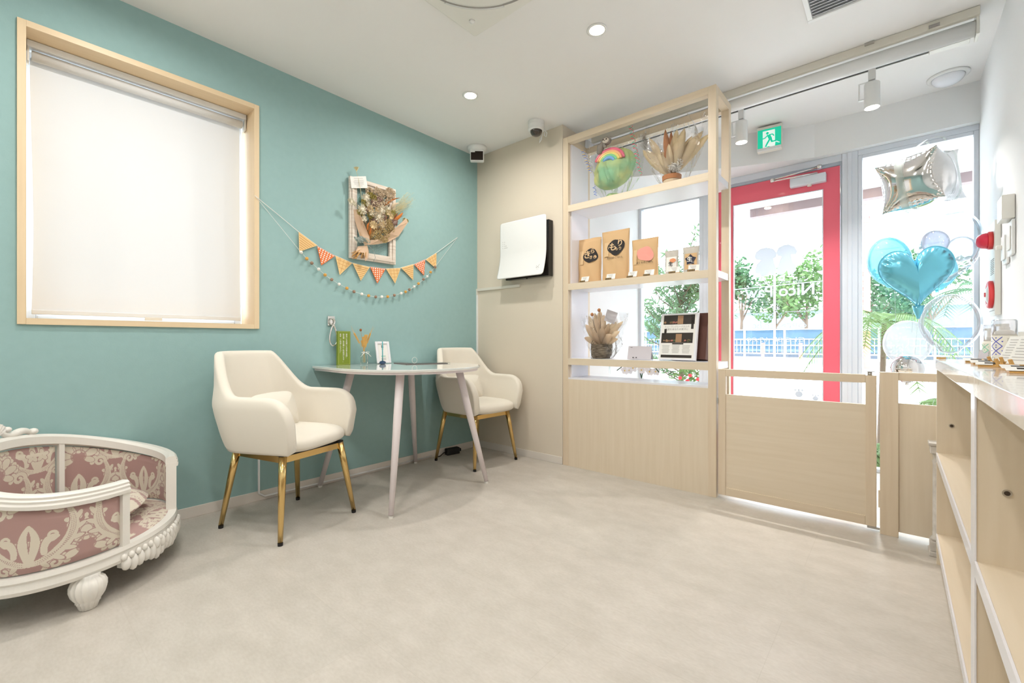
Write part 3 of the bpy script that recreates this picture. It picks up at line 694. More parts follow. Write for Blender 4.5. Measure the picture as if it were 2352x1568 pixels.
# ================================================================ DOG BED
C0 = Vector((-2.376, .215, 0)); NV = Vector((.574, .82, 0)); TV = Vector((-.82, .574, 0)); EA, EB = .36, .26
db = thing('dog_bed', 'white carved oval sofa bed for dogs upholstered in pink and cream damask', 'dog bed', (C0.x, C0.y, 0))
def ep(ph, s=1., o=0):
    c_, s_ = math.cos(ph), math.sin(ph); n_ = Vector((c_/EA, s_/EB)).normalized()
    return C0+TV*(EA*c_*s+n_.x*o)+NV*(EB*s_*s+n_.y*o)
def ztop(ph):
    w_ = .5-.5*math.sin(ph); return .402+.136*w_**2
D = math.radians
P0, P1 = D(62), D(-242)          # wall arc from right end round the back to the front end
m = mat('bed_white', (238, 234, 226), .35, coat=.2)
def ring(a0, a1, prof, name, matn, n=120, closed=False, par=db, smooth=True):
    """sweep a small profile [(offset outwards, height fn or value)] along the ellipse"""
    mb = MB(); k = len(prof)
    for i in range(n):
        ph = a0+(a1-a0)*i/(n if closed else n-1)
        for (o, z) in prof: p = ep(ph, 1, o); mb.v.append((p.x, p.y, z(ph) if callable(z) else z))
    for i in range(n if closed else n-1):
        j = (i+1) % n
        for q in range(k): mb.f.append((i*k+q, i*k+(q+1) % k, j*k+(q+1) % k, j*k+q))
    if not closed: mb.f.append(tuple(range(k))[::-1]); mb.f.append(tuple((n-1)*k+q for q in range(k)))
    return mb.build(name, matn, par, world=True, smooth=smooth)
ring(0, 2*PI, [(-.03, .115), (.012, .115), (.018, .128), (.014, .150), (.020, .158), (.016, .172), (-.03, .172)], 'base_rail', 'bed_white', 160, True, smooth=False)
T = lambda d: (lambda ph: ztop(ph)+d)
ring(P0, P1, [(-.022, T(-.04)), (-.022, T(-.010)), (-.010, T(0)), (.010, T(.0)), (.017, T(-.006)), (.015, T(-.013)), (.021, T(-.018)), (.019, T(-.026)), (.023, T(-.032)), (.021, T(-.044)), (.0, T(-.05))], 'top_rail', 'bed_white', 140, smooth=False)
SEG = [(D(62), D(-52)), (D(-52), D(-128)), (D(-128), D(-242))]
def post(ph, w_, nm='post'):
    mb = MB(); dph = w_/EA/2
    vs = []
    for i in range(5):
        q = ph-dph+2*dph*i/4
        for (o, z) in ((-.02, .17), (.016, .17), (.016, ztop(q)-.03), (-.02, ztop(q)-.03)): p = ep(q, 1, o); mb.v.append((p.x, p.y, z))
    for i in range(4):
        for q in range(4): mb.f.append((i*4+q, i*4+(q+1) % 4, (i+1)*4+(q+1) % 4, (i+1)*4+q))
    mb.f += [(0, 1, 2, 3), (16, 17, 18, 19)]; mb.build(nm, 'bed_white', db, world=True)
for ph, w_ in ((P0-.03, .026), (P1+.03, .026), (D(-52), .022), (D(-128), .022)): post(ph, w_)
# damask cloth: cream foliage over dusty pink, worked out as a colour pattern on the cloth itself
mp = mat('damask', (190, 140, 128), .8, sheen=.2); b = mp.node_tree.nodes['Principled BSDF']
at_ = nn(mp, 'ShaderNodeAttribute', attribute_name='pattern'); lk(mp, at_.outputs['Color'], b.inputs['Base Color'])
def damask(U, V):
    """0..1 mask of the cream motif; mirrored tile 0.34 x 0.40 m in half-drop repeat"""
    tu, tv = .34, .40
    def tile(U, V):
        u = (U/tu-np.floor(U/tu)-.5)*tu; v = (V/tv-np.floor(V/tv)-.5)*tv
        s = np.abs(u); o = np.full(u.shape, 9.); ln = np.full(u.shape, 9.)
        def ell(cx, cy, rx, ry, rot):
            c_, s_ = math.cos(rot), math.sin(rot); dx, dy = s-cx, v-cy
            return np.sqrt(((dx*c_+dy*s_)/rx)**2+((-dx*s_+dy*c_)/ry)**2)
        def bez(P, r):
            P = np.array(P); k = len(P)-1; o = np.full(u.shape, 9.)
            for i in range(36):
                t = i/35; b_ = [math.comb(k, j)*t**j*(1-t)**(k-j) for j in range(k+1)]; c = b_@P
                o = np.minimum(o, np.hypot(s-c[0], v-c[1])/np.interp(t, np.linspace(0, 1, len(r)), r))
            return o
        def curl(cx, cy, r, w, a0, sg, turns=1.2):
            o = np.full(u.shape, 9.)
            for i in range(44):
                t = i/43; a = a0+sg*turns*2*PI*t; rr = r*(1-.8*t); o = np.minimum(o, np.hypot(s-cx-rr*math.cos(a), v-cy-rr*math.sin(a))/(w*(1-.4*t)))
            return o
        # big flower: heart core with lobed petals
        for a, R, L, W in ((90, .046, .030, .021), (52, .054, .030, .018), (14, .056, .030, .017), (-24, .050, .026, .014)):
            ar = D(a); o = np.minimum(o, ell(R*math.cos(ar), .06+R*math.sin(ar), L, W, ar))
            for k in (-1, 0, 1):
                q = R+L*(.82+.16*(k == 0)); o = np.minimum(o, ell(q*math.cos(ar+k*.20), .06+q*math.sin(ar+k*.20), .0105, .0095, 0))
        ln = np.minimum(ln, np.abs(ell(0, .064, .031, .030, 0)-1)/.09)
        for a, R, L, W in ((90, .046, .030, .021), (52, .054, .030, .018), (14, .056, .030, .017), (-24, .050, .026, .014)):
            ar = D(a); ln = np.minimum(ln, np.abs(ell(R*math.cos(ar), .06+R*math.sin(ar), L*1.02, W*1.02, ar)-1)/.07)
        hole = ell(.0135, .052, .0062, .020, .12)
        # great acanthus sweep rising from the foot of the tile, feathered on its outer side
        o = np.minimum(o, bez(((.012, -.165), (.10, -.15), (.165, -.07), (.118, .02)), (.009, .018, .017, .008)))
        for t, a, L in ((.10, -62, .030), (.24, -44, .034), (.38, -28, .036), (.52, -8, .036), (.66, 16, .034), (.80, 42, .030)):
            P = np.array(((.012, -.165), (.10, -.15), (.165, -.07), (.118, .02))); b_ = [(1-t)**3, 3*t*(1-t)**2, 3*t*t*(1-t), t**3]; c = b_@P; ar = D(a)
            o = np.minimum(o, ell(c[0]+L*.55*math.cos(ar), c[1]+L*.55*math.sin(ar), L*.72, .0085, ar+.25))
        o = np.minimum(o, curl(.094, .022, .026, .0085, 0, 1)); o = np.minimum(o, bez(((.045, -.13), (.04, -.09), (.07, -.07), (.085, -.08)), (.010, .013, .006)))
        o = np.minimum(o, curl(.068, -.072, .018, .006, -PI/2, 1))
        o = np.minimum(o, bez(((.0, -.165), (.02, -.11), (.03, -.07), (.0, -.03)), (.010, .015, .006)))
        for dd in (-.008, 0, .008): ln = np.minimum(ln, bez(((.02, -.160+dd), (.10+dd, -.146+dd*.6), (.160+dd, -.07), (.118+dd*.6, .012)), (.0016, .0020, .0015)))
        # drops and little sprigs
        for cy in (.138, .156, .172): o = np.minimum(o, ell(0, cy, .0068, .0088, 0))
        for (fx, fy) in ((.150, .105), (.040, .165)):
            for k in range(5): ar = D(72*k+18); o = np.minimum(o, ell(fx+.015*math.cos(ar), fy+.015*math.sin(ar), .0135, .0088, ar))
        return o, ln, hole
    o, ln, hole = tile(U, V); o2, ln2, h2 = tile(U+tu/2, V+tv/2)
    o2 = np.where(o < 1.22, 9., o2); k = (np.minimum(o, o2) < 1).astype(float)
    k *= 1-.8*((ln < 1) & (o < 1)); k *= 1-.8*((ln2 < 1) & (o2 < 1)); k *= 1-((hole < 1) & (o < 1)); k *= 1-((h2 < 1) & (o2 < 1))
    return k
PINK, CREAM = np.array(s2l((176, 142, 136))), np.array(s2l((218, 208, 190)))
def cloth_cols(U, V): k = damask(U, V)[:, None]; return PINK*(1-k)+CREAM*k
def panel(a0, a1, side, name):
    nu, nv = 440, 190; mb = MB(); Us = []; Vs = []
    for i in range(nu):
        u = i/(nu-1); ph = a0+(a1-a0)*u
        for j in range(nv):
            v = j/(nv-1); e = min(1, min(u, 1-u)*14, min(v, 1-v)*7)
            puff = .010*math.sin(e*PI/2)-.002
            z = .176+(ztop(ph)-.052-.176)*v; p = ep(ph, 1, side*(.004+puff)-.002); mb.v.append((p.x, p.y, z))
            Us.append(ph*.33); Vs.append(z)
    for i in range(nu-1):
        for j in range(nv-1): mb.f.append((i*nv+j, (i+1)*nv+j, (i+1)*nv+j+1, i*nv+j+1))
    mb.c = cloth_cols(np.array(Us)*1.15+.10, np.array(Vs)*1.15-.20)
    o = mb.build(name, 'damask', db, world=True, smooth=True)
    # piping round the panel
    def at(u, v): 
        ph = a0+(a1-a0)*u; p = ep(ph, 1, side*.010-.002); return (p.x, p.y, .178+(ztop(ph)-.054-.178)*v)
    pts = [at(t, 0) for t in np.linspace(0, 1, 40)]+[at(1, t) for t in np.linspace(.06, .94, 8)]+[at(t, 1) for t in np.linspace(1, 0, 40)]+[at(0, t) for t in np.linspace(.94, .06, 8)]
    pm = MB().tube(pts, .0045, 6, closed=True); pm.c = cloth_cols(np.repeat(np.arange(len(pts))*.011, 6), np.zeros(len(pts)*6)+.03)
    pm.build('piping', 'damask', o, smooth=True).parent = db
for (a, b_) in SEG:
    g_ = .045; panel(a-g_, b_+g_, -1, 'inner_panel'); panel(a-g_, b_+g_, 1, 'outer_panel')
# crest, feet, apron carving
mb = MB()
def crest(t):   # along the back
    ph = D(-90)+t; p = ep(ph, 1, 0); return p, ztop(ph)
for sg in (-1, 1):
    pts = []; rad = []
    for i in range(26):
        t = i/25; p, z = crest(sg*(.04+.36*(1-t))); pts.append((p.x, p.y, z+.000+.026*t**1.5+.012*math.sin(t*PI*2))); rad.append(.012*(.6+.6*math.sin(t*PI)))
    mb.tube(pts, rad, 10)
    for k, (tt, zz, r_) in enumerate(((.40, .012, .016), (.24, .016, .012), (.12, .028, .014))):
        p, z = crest(sg*tt); mb.ell((p.x, p.y, z+zz), (r_*1.2, r_, r_*.8), 14)
p, z = crest(0)
for k in range(-3, 4): mb.tube([(p.x, p.y, z+.01), (p.x+TV.x*k*.012, p.y+TV.y*k*.012, z+.055-.003*k*k)], [.005, .011], 8)
mb.build('crest', 'bed_white', db, world=True, smooth=True)
mb = MB(); n = 15
for i in range(n):
    ph = D(60)+D(60)*i/(n-1)*1.0; q = i/(n-1); dz = .016+.018*math.sin(q*PI)+.006*math.sin(q*PI*7)
    p = ep(ph, 1, .016); mb.ell((p.x, p.y, .118-dz*.6), (.016, .016, .018+dz*.5), 12)
    p = ep(ph+.03, 1, .021); mb.ell((p.x, p.y, .134), (.010, .010, .013), 10)
for k in range(5):
    ph = D(90)+D(5)*(k-2); p = ep(ph, 1, .022); mb.ell((p.x, p.y, .125-.006*(2-abs(k-2))), (.014, .014, .024), 12)
mb.build('carved_apron', 'bed_white', db, world=True, smooth=True)
ring(D(58), D(122), [(-.008, .095), (.012, .095), (.014, .12), (-.008, .12)], 'apron_board', 'bed_white', 40, smooth=False)
for a in (138, 40, -40, -140):
    p = ep(D(a), .97, 0)
    MB().lathe([(.020, 0), (.024, .003), (.030, .022), (.034, .026), (.032, .031), (.037, .036), (.045, .050), (.050, .068), (.050, .084), (.043, .100), (.032, .108), (.034, .118)], (p.x, p.y, 0), 96, .10, 16).build('foot', 'bed_white', db, world=True, smooth=True)
# seat deck and loose cushion
def deck(u, v):
    ph = 2*PI*u; r_ = v*.995+.003; p = C0+TV*((EA-.012)*math.cos(ph)*r_)+NV*((EB-.012)*math.sin(ph)*r_); return (p.x, p.y, .172+.018*(1-v**6))
mb = MB().grid(deck, 220, 90, cu=True); V_ = np.array(mb.v); mb.c = cloth_cols(V_[:, 0]*1.1, V_[:, 1]*1.1)
mb.build('seat_deck', 'damask', db, world=True, smooth=True)
def cush(u, v):
    ph = 2*PI*u; b_ = PI*v; r_ = abs(math.sin(b_))**.55; c_, s_ = math.cos(ph), math.sin(ph)
    wob = 1+.012*math.sin(9*ph)
    p = C0+Vector((.0, -.005, 0))+TV*((EA-.085)*c_*r_*wob)+NV*((EB-.075)*s_*r_*wob)
    return (p.x, p.y, .243-.045*math.cos(b_)*(1+.0*s_)*max(.12, 1-r_**6)**.4)
mb = MB().grid(cush, 260, 120, cu=True); V_ = np.array(mb.v); mb.c = cloth_cols(V_[:, 0]+V_[:, 2]*1.2+.03, V_[:, 1]+V_[:, 2]*.6)
tag(mb.build('bed_cushion', 'damask', smooth=True), 'puffy pink damask cushion lying inside the dog bed', 'cushion')
# ================================================================ THINGS ON THE TEAL WALL
WX = XL+.006
def W(zx, zy, off=0): return atX(560+zx/3.733, 340+zy/3.733, WX+off)
bg_ = thing('bunting', 'string of small triangular paper flags hanging on the teal wall', 'bunting', (WX, 1.7, 1.45))
PN = [((470,718),(630,835),(475,888),0), ((628,840),(782,925),(664,1005),1), ((785,922),(930,985),(822,1088),2), ((933,985),(1080,1020),(1003,1137),0), ((1082,1018),(1215,1035),(1145,1160),1),
      ((1218,1033),(1345,1028),(1297,1160),2), ((1347,1025),(1455,995),(1452,1132),0), ((1458,997),(1555,955),(1545,1092),1), ((1560,955),(1652,897),(1650,1035),2)]
st = [W(88, 412)+Vector((.012, 0, 0)), W(300, 575, .004)]
for A, B, C_, k in PN: st += [W(*A, .005), W(*B, .005)]
st += [W(1832, 765)]
MB().tube(st, .0018, 6).build('string', 'paper', bg_, world=True)
def pennant(A, B, C_, kind):
    A, B, C_ = W(*A, .006), W(*B, .006), W(*C_, .008)
    base = ['tan_cloth', 'orange_print', 'tan_cloth'][kind]
    mb = MB(); e = Vector((.0008, 0, 0)); mb.add([A, B, C_, A+e, B+e, C_+e], [(0,1,2), (3,5,4), (0,3,4,1), (1,4,5,2), (2,5,3,0)])
    p = mb.build('pennant', base, bg_, world=True)
    u = (B-A); n_ = Vector((1, 0, 0)); mid = (A+B)/2; dn = C_-mid; off = e+Vector((.0006, 0, 0))
    def pt(a, b_): return A+u*a+(C_-A)*b_*0+dn*b_+off   # a along top (0..1), b down (0..1); inside when |a-.5|<=.5*(1-b)
    def quad(mb, a0, a1, b0, b1):
        L = lambda b_: (.5*b_+.03, 1-.5*b_-.03)
        P = []
        for (a, b_) in ((a0, b0), (a1, b0), (a1, b1), (a0, b1)):
            lo, hi = L(b_); P.append(pt(min(max(a, lo), hi), b_))
        if (P[0]-P[1]).length > .001 or (P[2]-P[3]).length > .001: mb.add(P, [(0, 1, 2, 3)])
    mb = MB()
    if kind == 0:
        for k in range(1, 8): b_ = k/8.2; quad(mb, 0, 1, b_, b_+.022)
        mt_ = 'tan_line'
    elif kind == 1:
        for j in range(8):
            for i in range(8):
                a0 = .02+i*.14; b0 = .03+j*.125; lo, hi = .5*(b0+.06)+.02, 1-.5*(b0+.06)-.02
                if a0 > lo-.05 and a0+.07 < hi+.05: quad(mb, a0, a0+.075, b0, b0+.066)
        mt_ = 'white_print'
    else:
        for a in (.22, .30, .5, .70, .78): 
            bm_ = (min(a, 1-a)-.03)/.5; mb.add([pt(a, 0.0), pt(a+.025, 0.0), pt(a+.025, bm_*.93), pt(a, bm_)], [(0, 1, 2, 3)])
        for b_ in (.14, .34, .56): quad(mb, 0, 1, b_, b_+.03)
        mt_ = 'tan_line2'
    mb.build('print', mt_, p, world=False).location = (0, 0, 0)
    q = p.children[0]; 
    for v in q.data.vertices: v.co = v.co-Vector(bg_.location)
mat('tan_line2', (218, 166, 104), .85)
for a in PN: pennant(*a)
pg = thing('pompom_garland', 'string of little felt balls in white, mustard and brown on the teal wall', 'garland', (WX, 1.7, 1.3))
mat('felt_w', (240, 236, 228), .95); mat('felt_y', (222, 166, 84), .95); mat('felt_b', (160, 132, 112), .95)
PP = [(491,893,'w'),(540,947,'y'),(583,985,'b'),(642,1038,'w'),(697,1087,'y'),(754,1127,'b'),(818,1167,'w'),(884,1201,'y'),(945,1230,'b'),(1011,1251,'w'),(1070,1265,'y'),(1131,1275,'b'),(1183,1275,'w'),(1234,1273,'y'),(1291,1261,'b'),(1349,1245,'w'),(1387,1232,'y'),(1420,1213,'b'),(1460,1188,'w'),(1498,1161,'y'),(1540,1125,'b'),(1572,1101,'w'),(1602,1063,'y'),(1640,1018,'b')]
st = [W(92, 416)+Vector((.012, 0, 0))]+[W(a, b_, .012) for a, b_, c in PP]+[W(1830, 768)]
MB().tube(st, .001, 5).build('string', 'paper', pg, world=True)
for a, b_, c in PP:
    p = W(a, b_, .012); MB().ell(p, (.0105, .0105, .0105), 14).build('felt_ball', 'felt_'+c, pg, world=True, smooth=True)

# ---- frame with dried flowers
ff = thing('flower_frame', 'whitewashed frame with a dried flower bouquet hanging on the teal wall', 'wall art', (WX, 1.69, 1.45))
m = mat('whitewash', (226, 214, 200), .75); noise_color(m, (212, 196, 180), (234, 226, 214), 6, (1, 1, 14), 5)
fy0, fy1, fz0_, fz1_ = 1.515, 1.868, 1.447, 1.985
def fbar(y0, y1, z0, z1):
    MB().box(WX, WX+.022, y0, y1, z0, z1).build('frame_bar', 'whitewash', ff, world=True, bevel=.003)
fw = .052
fbar(fy0, fy0+fw, fz0_, fz1_); fbar(fy1-fw, fy1, fz0_, fz1_); fbar(fy0+fw, fy1-fw, fz0_, fz0_+fw); fbar(fy0+fw, fy1-fw, fz1_-fw, fz1_)
for (y0, y1, z0, z1) in ((fy0+.012, fy0+.03, fz0_+.012, fz1_-.012), (fy1-.03, fy1-.012, fz0_+.012, fz1_-.012), (fy0+.03, fy1-.03, fz0_+.012, fz0_+.03), (fy0+.03, fy1-.03, fz1_-.03, fz1_-.012)):
    MB().box(WX+.022, WX+.03, y0, y1, z0, z1).build('moulding', 'whitewash', ff, world=True, bevel=.003)
mb = MB(); hx = .016
y = fy0+fw; r_ = 0
while y < fy1-fw:
    z = fz0_+fw
    k = 0
    while z < fz1_-fw-.01:
        o = hx/2 if r_ % 2 else 0
        mb.tube([(WX+.01, y, z+o*.5), (WX+.01, y+hx*.5, z+o*.5+hx*.3), (WX+.01, y+hx*.5, z+o*.5+hx*.8)], .0005, 3, cap=False); z += hx*1.1
    y += hx*.9; r_ += 1
mb.build('wire_mesh', 'steel', ff, world=True)
Q = lambda a, b_, off=.04: atX(780+a/6.272, 370+b_/6.272, WX+off)
rnd = random.Random(5)
mat('wrap_paper', (222, 190, 160), .8); mat('stem_tan', (196, 150, 90), .8); mat('petal_white', (236, 228, 206), .85); mat('petal_cream', (226, 202, 156), .85)
mat('leaf_orange', (206, 122, 56), .8); mat('leaf_olive', (170, 156, 84), .85); mat('puff_beige', (214, 192, 162), .95); mat('hyd_a', (196, 172, 122), .9); mat('hyd_b', (176, 146, 132), .9); mat('grass_pale', (218, 206, 160), .9); mat('leaf_teal', (84, 118, 104), .8); mat('brown_leaf', (150, 92, 52), .8)
def sheet(pts, nm, mt_, par=ff):
    P = [Q(*p) for p in pts]; mb = MB(); mb.add(P, [tuple(range(len(P)))]); return mb.build(nm, mt_, par, world=True, solid=.001)
sheet([(200,700,.032),(262,690,.05),(310,820,.075),(430,1090,.06),(440,1200,.05),(360,1210,.045),(290,1080,.035),(220,850,.03)], 'wrapping_paper', 'wrap_paper')
sheet([(430,1140,.045),(600,1120,.06),(720,1040,.07),(830,940,.07),(960,820,.06),(985,880,.05),(850,1080,.04),(700,1165,.04),(560,1195,.04),(430,1205,.04)], 'wrapping_paper', 'wrap_paper')
sheet([(262,1225,.04),(400,1215,.05),(420,1300,.055),(410,1400,.05),(370,1440,.045),(350,1320,.05),(230,1310,.045)], 'wrapping_paper', 'wrap_paper')
root = Q(370, 1215, .035)
mb = MB()
for k in range(26):
    a = (175+rnd.random()*215, 1320+rnd.random()*90, .03+rnd.random()*.03); mb.tube([root, Q(*a)], .0028, 6)
mb.build('stem_bundle', 'stem_tan', ff, world=True)
mb = MB()
for k in range(60):
    a = (260+rnd.random()*520, 520+rnd.random()*500, .035+rnd.random()*.02); mb.tube([root, Q(*a)], .0013, 4)
mb.build('stems', 'stem_tan', ff, world=True)
def burst(mb, c, r, n, w_, flat=.5, fwd=.6):
    for i in range(n):
        d = Vector((fwd*rnd.random(), rnd.gauss(0, 1), rnd.gauss(0, 1))).normalized(); sd_ = d.orthogonal().normalized()*w_; L = r*(.7+.5*rnd.random())
        mb.add([c-sd_*.5, c+d*L*.6-sd_, c+d*L, c+d*L*.6+sd_], [(0, 1, 2, 3)])
def fluff(mb, c, r, n, s_):
    for i in range(n):
        d = Vector((abs(rnd.gauss(0, .7)), rnd.gauss(0, 1), rnd.gauss(0, 1))).normalized(); p = c+d*r*(.5+.5*rnd.random()); a = Vector((rnd.gauss(0, 1), rnd.gauss(0, 1), rnd.gauss(0, 1))).normalized(); b2 = a.orthogonal().normalized()
        mb.add([p-a*s_, p+b2*s_*.7, p+a*s_, p-b2*s_*.7], [(0, 1, 2, 3)])
mb = MB(); 
for (a, b_, r_, n_) in ((640, 540, .055, 500), (540, 470, .045, 300), (720, 470, .042, 300), (420, 440, .03, 160), (500, 700, .08, 500), (560, 900, .06, 350)): fluff(mb, Q(a, b_, .03), r_, n_, .006)
mb.build('pampas', 'puff_beige', ff, world=True)
mb = MB()
for (a, b_) in ((430, 500), (480, 540), (360, 600), (440, 780), (650, 740), (760, 760), (300, 740)): fluff(mb, Q(a, b_, .045), .028, 200, .005)
for (a, b_) in ((930, 850), (960, 860)): fluff(mb, Q(a, b_, .04), .016, 80, .004)
mb.build('moss_flower', 'leaf_olive', ff, world=True)
mb = MB()
for (a, b_) in ((520, 620), (560, 600), (480, 600), (560, 560), (400, 700), (620, 800), (500, 860), (790, 880)): fluff(mb, Q(a, b_, .045), .026, 150, .005)
mb.build('filler_flower', 'hyd_b', ff, world=True)
for i, (a, b_, r_) in enumerate(((380, 525, .030), (405, 615, .018), (165, 580, .026), (325, 700, .036), (350, 830, .022), (600, 700, .036), (560, 805, .040), (215, 620, .016), (690, 690, .026), (460, 740, .026))):
    mb = MB(); c = Q(a, b_, .06); burst(mb, c, r_, 90, .0030); mb.ell(c, (r_*.4, r_*.45, r_*.45), 10); mb.build('thistle_flower', 'petal_white', ff, world=True)
for i, (a, b_, r_) in enumerate(((440, 690, .030), (480, 920, .034), (610, 900, .030), (700, 740, .026), (740, 800, .024), (540, 700, .022))):
    mb = MB(); c = Q(a, b_, .06)
    for k in range(9):
        ang = k/9*6.28; d = Vector((.35, math.cos(ang), math.sin(ang))).normalized(); s2_ = d.orthogonal().normalized()*r_*.28
        mb.add([c, c+d*r_*.6+s2_, c+d*r_, c+d*r_*.6-s2_], [(0, 1, 2, 3)])
    mb.build('straw_flower', 'petal_cream', ff, world=True, solid=.0006)
def leaf(par, p0, p1, p2, w_, mt_, nm='leaf', curl_=0, face=(1, .2, 0)):
    mb = MB(); p0, p1, p2 = Vector(p0), Vector(p1), Vector(p2); n = 10; ax = (p2-p0).normalized(); sd_ = ax.cross(Vector(face)).normalized()
    rows = []
    for i in range(n+1):
        t = i/n; c = p0*(1-t)**2+p1*2*t*(1-t)+p2*t*t; ww = w_*math.sin(PI*min(1, t*.95+.05))**.7
        s3 = (Matrix.Rotation(curl_*t, 3, ax)@sd_)*ww; rows += [c-s3, c+ax.cross(s3)*.25, c+s3]
    mb.add(rows, [(i*3+k, i*3+k+1, i*3+k+4, i*3+k+3) for i in range(n) for k in (0, 1)])
    return mb.build(nm, mt_, par, world=True, smooth=True, solid=.0008)
leaf(ff, Q(640, 640), Q(680, 540, .06), Q(715, 480, .05), .005, 'brown_leaf'); leaf(ff, Q(650, 650), Q(760, 530, .07), Q(875, 530, .06), .006, 'leaf_orange', curl_=1)
leaf(ff, Q(740, 700), Q(750, 620, .08), Q(860, 600, .07), .011, 'puff_beige'); leaf(ff, Q(760, 870), Q(850, 820, .08), Q(915, 740, .07), .012, 'leaf_orange'); leaf(ff, Q(770, 850), Q(800, 790, .06), Q(845, 745, .06), .006, 'brown_leaf')
leaf(ff, Q(400, 1000), Q(400, 930, .06), Q(420, 880, .06), .008, 'leaf_orange'); leaf(ff, Q(430, 1070), Q(440, 990, .06), Q(470, 930, .06), .008, 'leaf_orange'); leaf(ff, Q(300, 600), Q(285, 560, .05), Q(290, 510, .05), .010, 'leaf_teal')
leaf(ff, Q(620, 860), Q(660, 820, .06), Q(700, 800, .05), .004, 'brown_leaf')
mb = MB()
for (a, b_) in ((540, 1040), (620, 1000), (700, 960), (580, 1100), (680, 1050), (650, 1130), (740, 990), (700, 880), (500, 1080), (720, 930)): fluff(mb, Q(a, b_, .05), .026, 170, .0048)
mb.build('hydrangea', 'hyd_a', ff, world=True)
mb = MB()
for k in range(70):
    a = rnd.uniform(-.75, .75); L = rnd.uniform(200, 360); base = (720+rnd.uniform(-20, 20), 760+rnd.uniform(-40, 40)); e = (base[0]+L*math.cos(a), base[1]-L*(.45+.6*math.sin(a)+.2))
    e = (min(e[0], 1075), max(e[1], 460)); p = Q(e[0], e[1], .03+.03*rnd.random()); q = Q(*base, .05); mb.tube([q, p], [.0005, .0004], 3, cap=False)
    for j in range(5): c = q.lerp(p, .6+.1*j); mb.tube([c, c+Vector((rnd.gauss(0, .004), rnd.gauss(.006, .006), rnd.gauss(.006, .006)))], .0005, 3, cap=False)
mb.build('feather_grass', 'grass_pale', ff, world=True)
mb = MB(); tp_ = Q(262, 212, .034); mb.tube([Q(330, 640, .05), Q(300, 400, .045), tp_, Q(240, 150, .034)], .0012, 5)
for k in range(16): mb.tube([Q(245, 150, .034), Q(202+k*5, 78+4*abs(k-8)*.3, .034+.002*(k % 3))], [.001, .0013], 3)
mb.build('bunny_tail_stem', 'grass_pale', ff, world=True)
cdp = [Q(150, 222, .036), Q(378, 217, .036), Q(405, 388, .036), Q(170, 388, .036)]
mb = MB(); mb.add(cdp, [(0, 1, 2, 3)]); cdo = mb.build('card', 'paper', ff, world=True, solid=.001)
mb = MB()
for k, (a0, a1, b_) in enumerate(((205, 335, 245), (212, 345, 275), (200, 350, 295), (210, 345, 312), (215, 350, 330), (240, 330, 355))): mb.add([Q(a0, b_, .0372), Q(a1, b_, .0372), Q(a1, b_+4, .0372), Q(a0, b_+4, .0372)], [(0, 1, 2, 3)])
mb.build('card_text', 'grey_ink', ff, world=True)
mb = MB()
for k in range(9):
    c = Q(250+k*18, 1130+12*math.sin(k), .06); a = rnd.random()*3
    mb.tube([c+Vector((.012*math.cos(t), .018*math.cos(t+a), .014*math.sin(t))) for t in np.linspace(0, 6.28, 12)[:-1]], .004, 4, closed=True)
mb.tube([Q(400, 1200, .05), Q(490, 1290, .06), Q(515, 1390, .06), Q(490, 1440, .05)], .002, 4)
mb.build('ribbon', 'sheer_ribbon', ff, world=True, smooth=True)

# ---- hook with carabiner
hk = thing('wall_hook', 'chrome lead hook with a hanging carabiner on the teal wall', 'hook', (WX, 1.395, 1.0))
MB().box(WX-.004, WX+.004, 1.374, 1.422, 1.0, 1.062).build('plate', 'chrome', hk, world=True, bevel=.003)
R_ = lambda n, fn: [fn(2*PI*k/n) for k in range(n)]
MB().tube(R_(28, lambda a: (WX+.014, 1.398+.017*math.cos(a), 1.026+.020*math.sin(a))), .004, 10, closed=True).build('ring', 'chrome', hk, world=True, smooth=True)
MB().cyl((WX+.004, 1.398, 1.046), (WX+.016, 1.398, 1.046), .004).build('ring_stud', 'chrome', hk, world=True)
def cara(a):
    s_ = math.sin(a); wd = .013+.019*(.5-.5*s_)**1.1; return (WX+.020, 1.402+wd*math.cos(a)*1.05, .938+.064*s_)
MB().tube(R_(48, cara), .0055, 12, closed=True).build('carabiner', 'chrome', hk, world=True, smooth=True)

# ================================================================ ON THE TABLE
TZ = .7501
def onT(px, py=None): return atZ(px, py, TZ)
mat('green_card', (124, 142, 42), .5); mat('green_line', (190, 196, 110), .6)
gp = thing('green_sign', 'upright green plate with white vertical Japanese lettering on the table', 'sign', (-2.695, 1.475, TZ))
def onX(px, py, x): return atX(px, py, x)
A = onX(776, 760, -2.68); B = onX(805, 836, -2.68)
gy0, gy1, gz1_ = A.y, B.y, A.z
MB().box(-2.700, -2.680, gy0, gy1, TZ, gz1_).build('plate', 'green_card', gp, world=True, bevel=.001)
mb = MB(); e = .004; X_ = -2.6796
for (y0, y1, z0, z1) in ((gy0+e, gy1-e, TZ+e, TZ+e+.001), (gy0+e, gy1-e, gz1_-e-.001, gz1_-e), (gy0+e, gy0+e+.001, TZ+e, gz1_-e), (gy1-e-.001, gy1-e, TZ+e, gz1_-e)): mb.box(X_-.0003, X_, y0, y1, z0, z1)
mb.build('border', 'green_line', gp, world=True)
def vtext(mb, s, x, y, z, step, size, uyv=(0, 0, 1), uxv=(0, 1, 0)):
    for i, ch in enumerate(s): text_on(mb, ch, size, (x, y, z-step*i), uxv, uyv)
mb = MB(); H_ = gz1_-TZ; wv = gy1-gy0
for k, s_ in enumerate(('被毛にも皮膚にも効果を発揮！', '短毛種、長毛種にご利用頂けます。', '是非、ご利用ください！')):
    vtext(mb, s_, X_+.0003, gy0+wv*(.68-.24*k), gz1_-.022, H_*.053, H_*.054)
mb.build('lettering', 'white_print', gp, world=True)
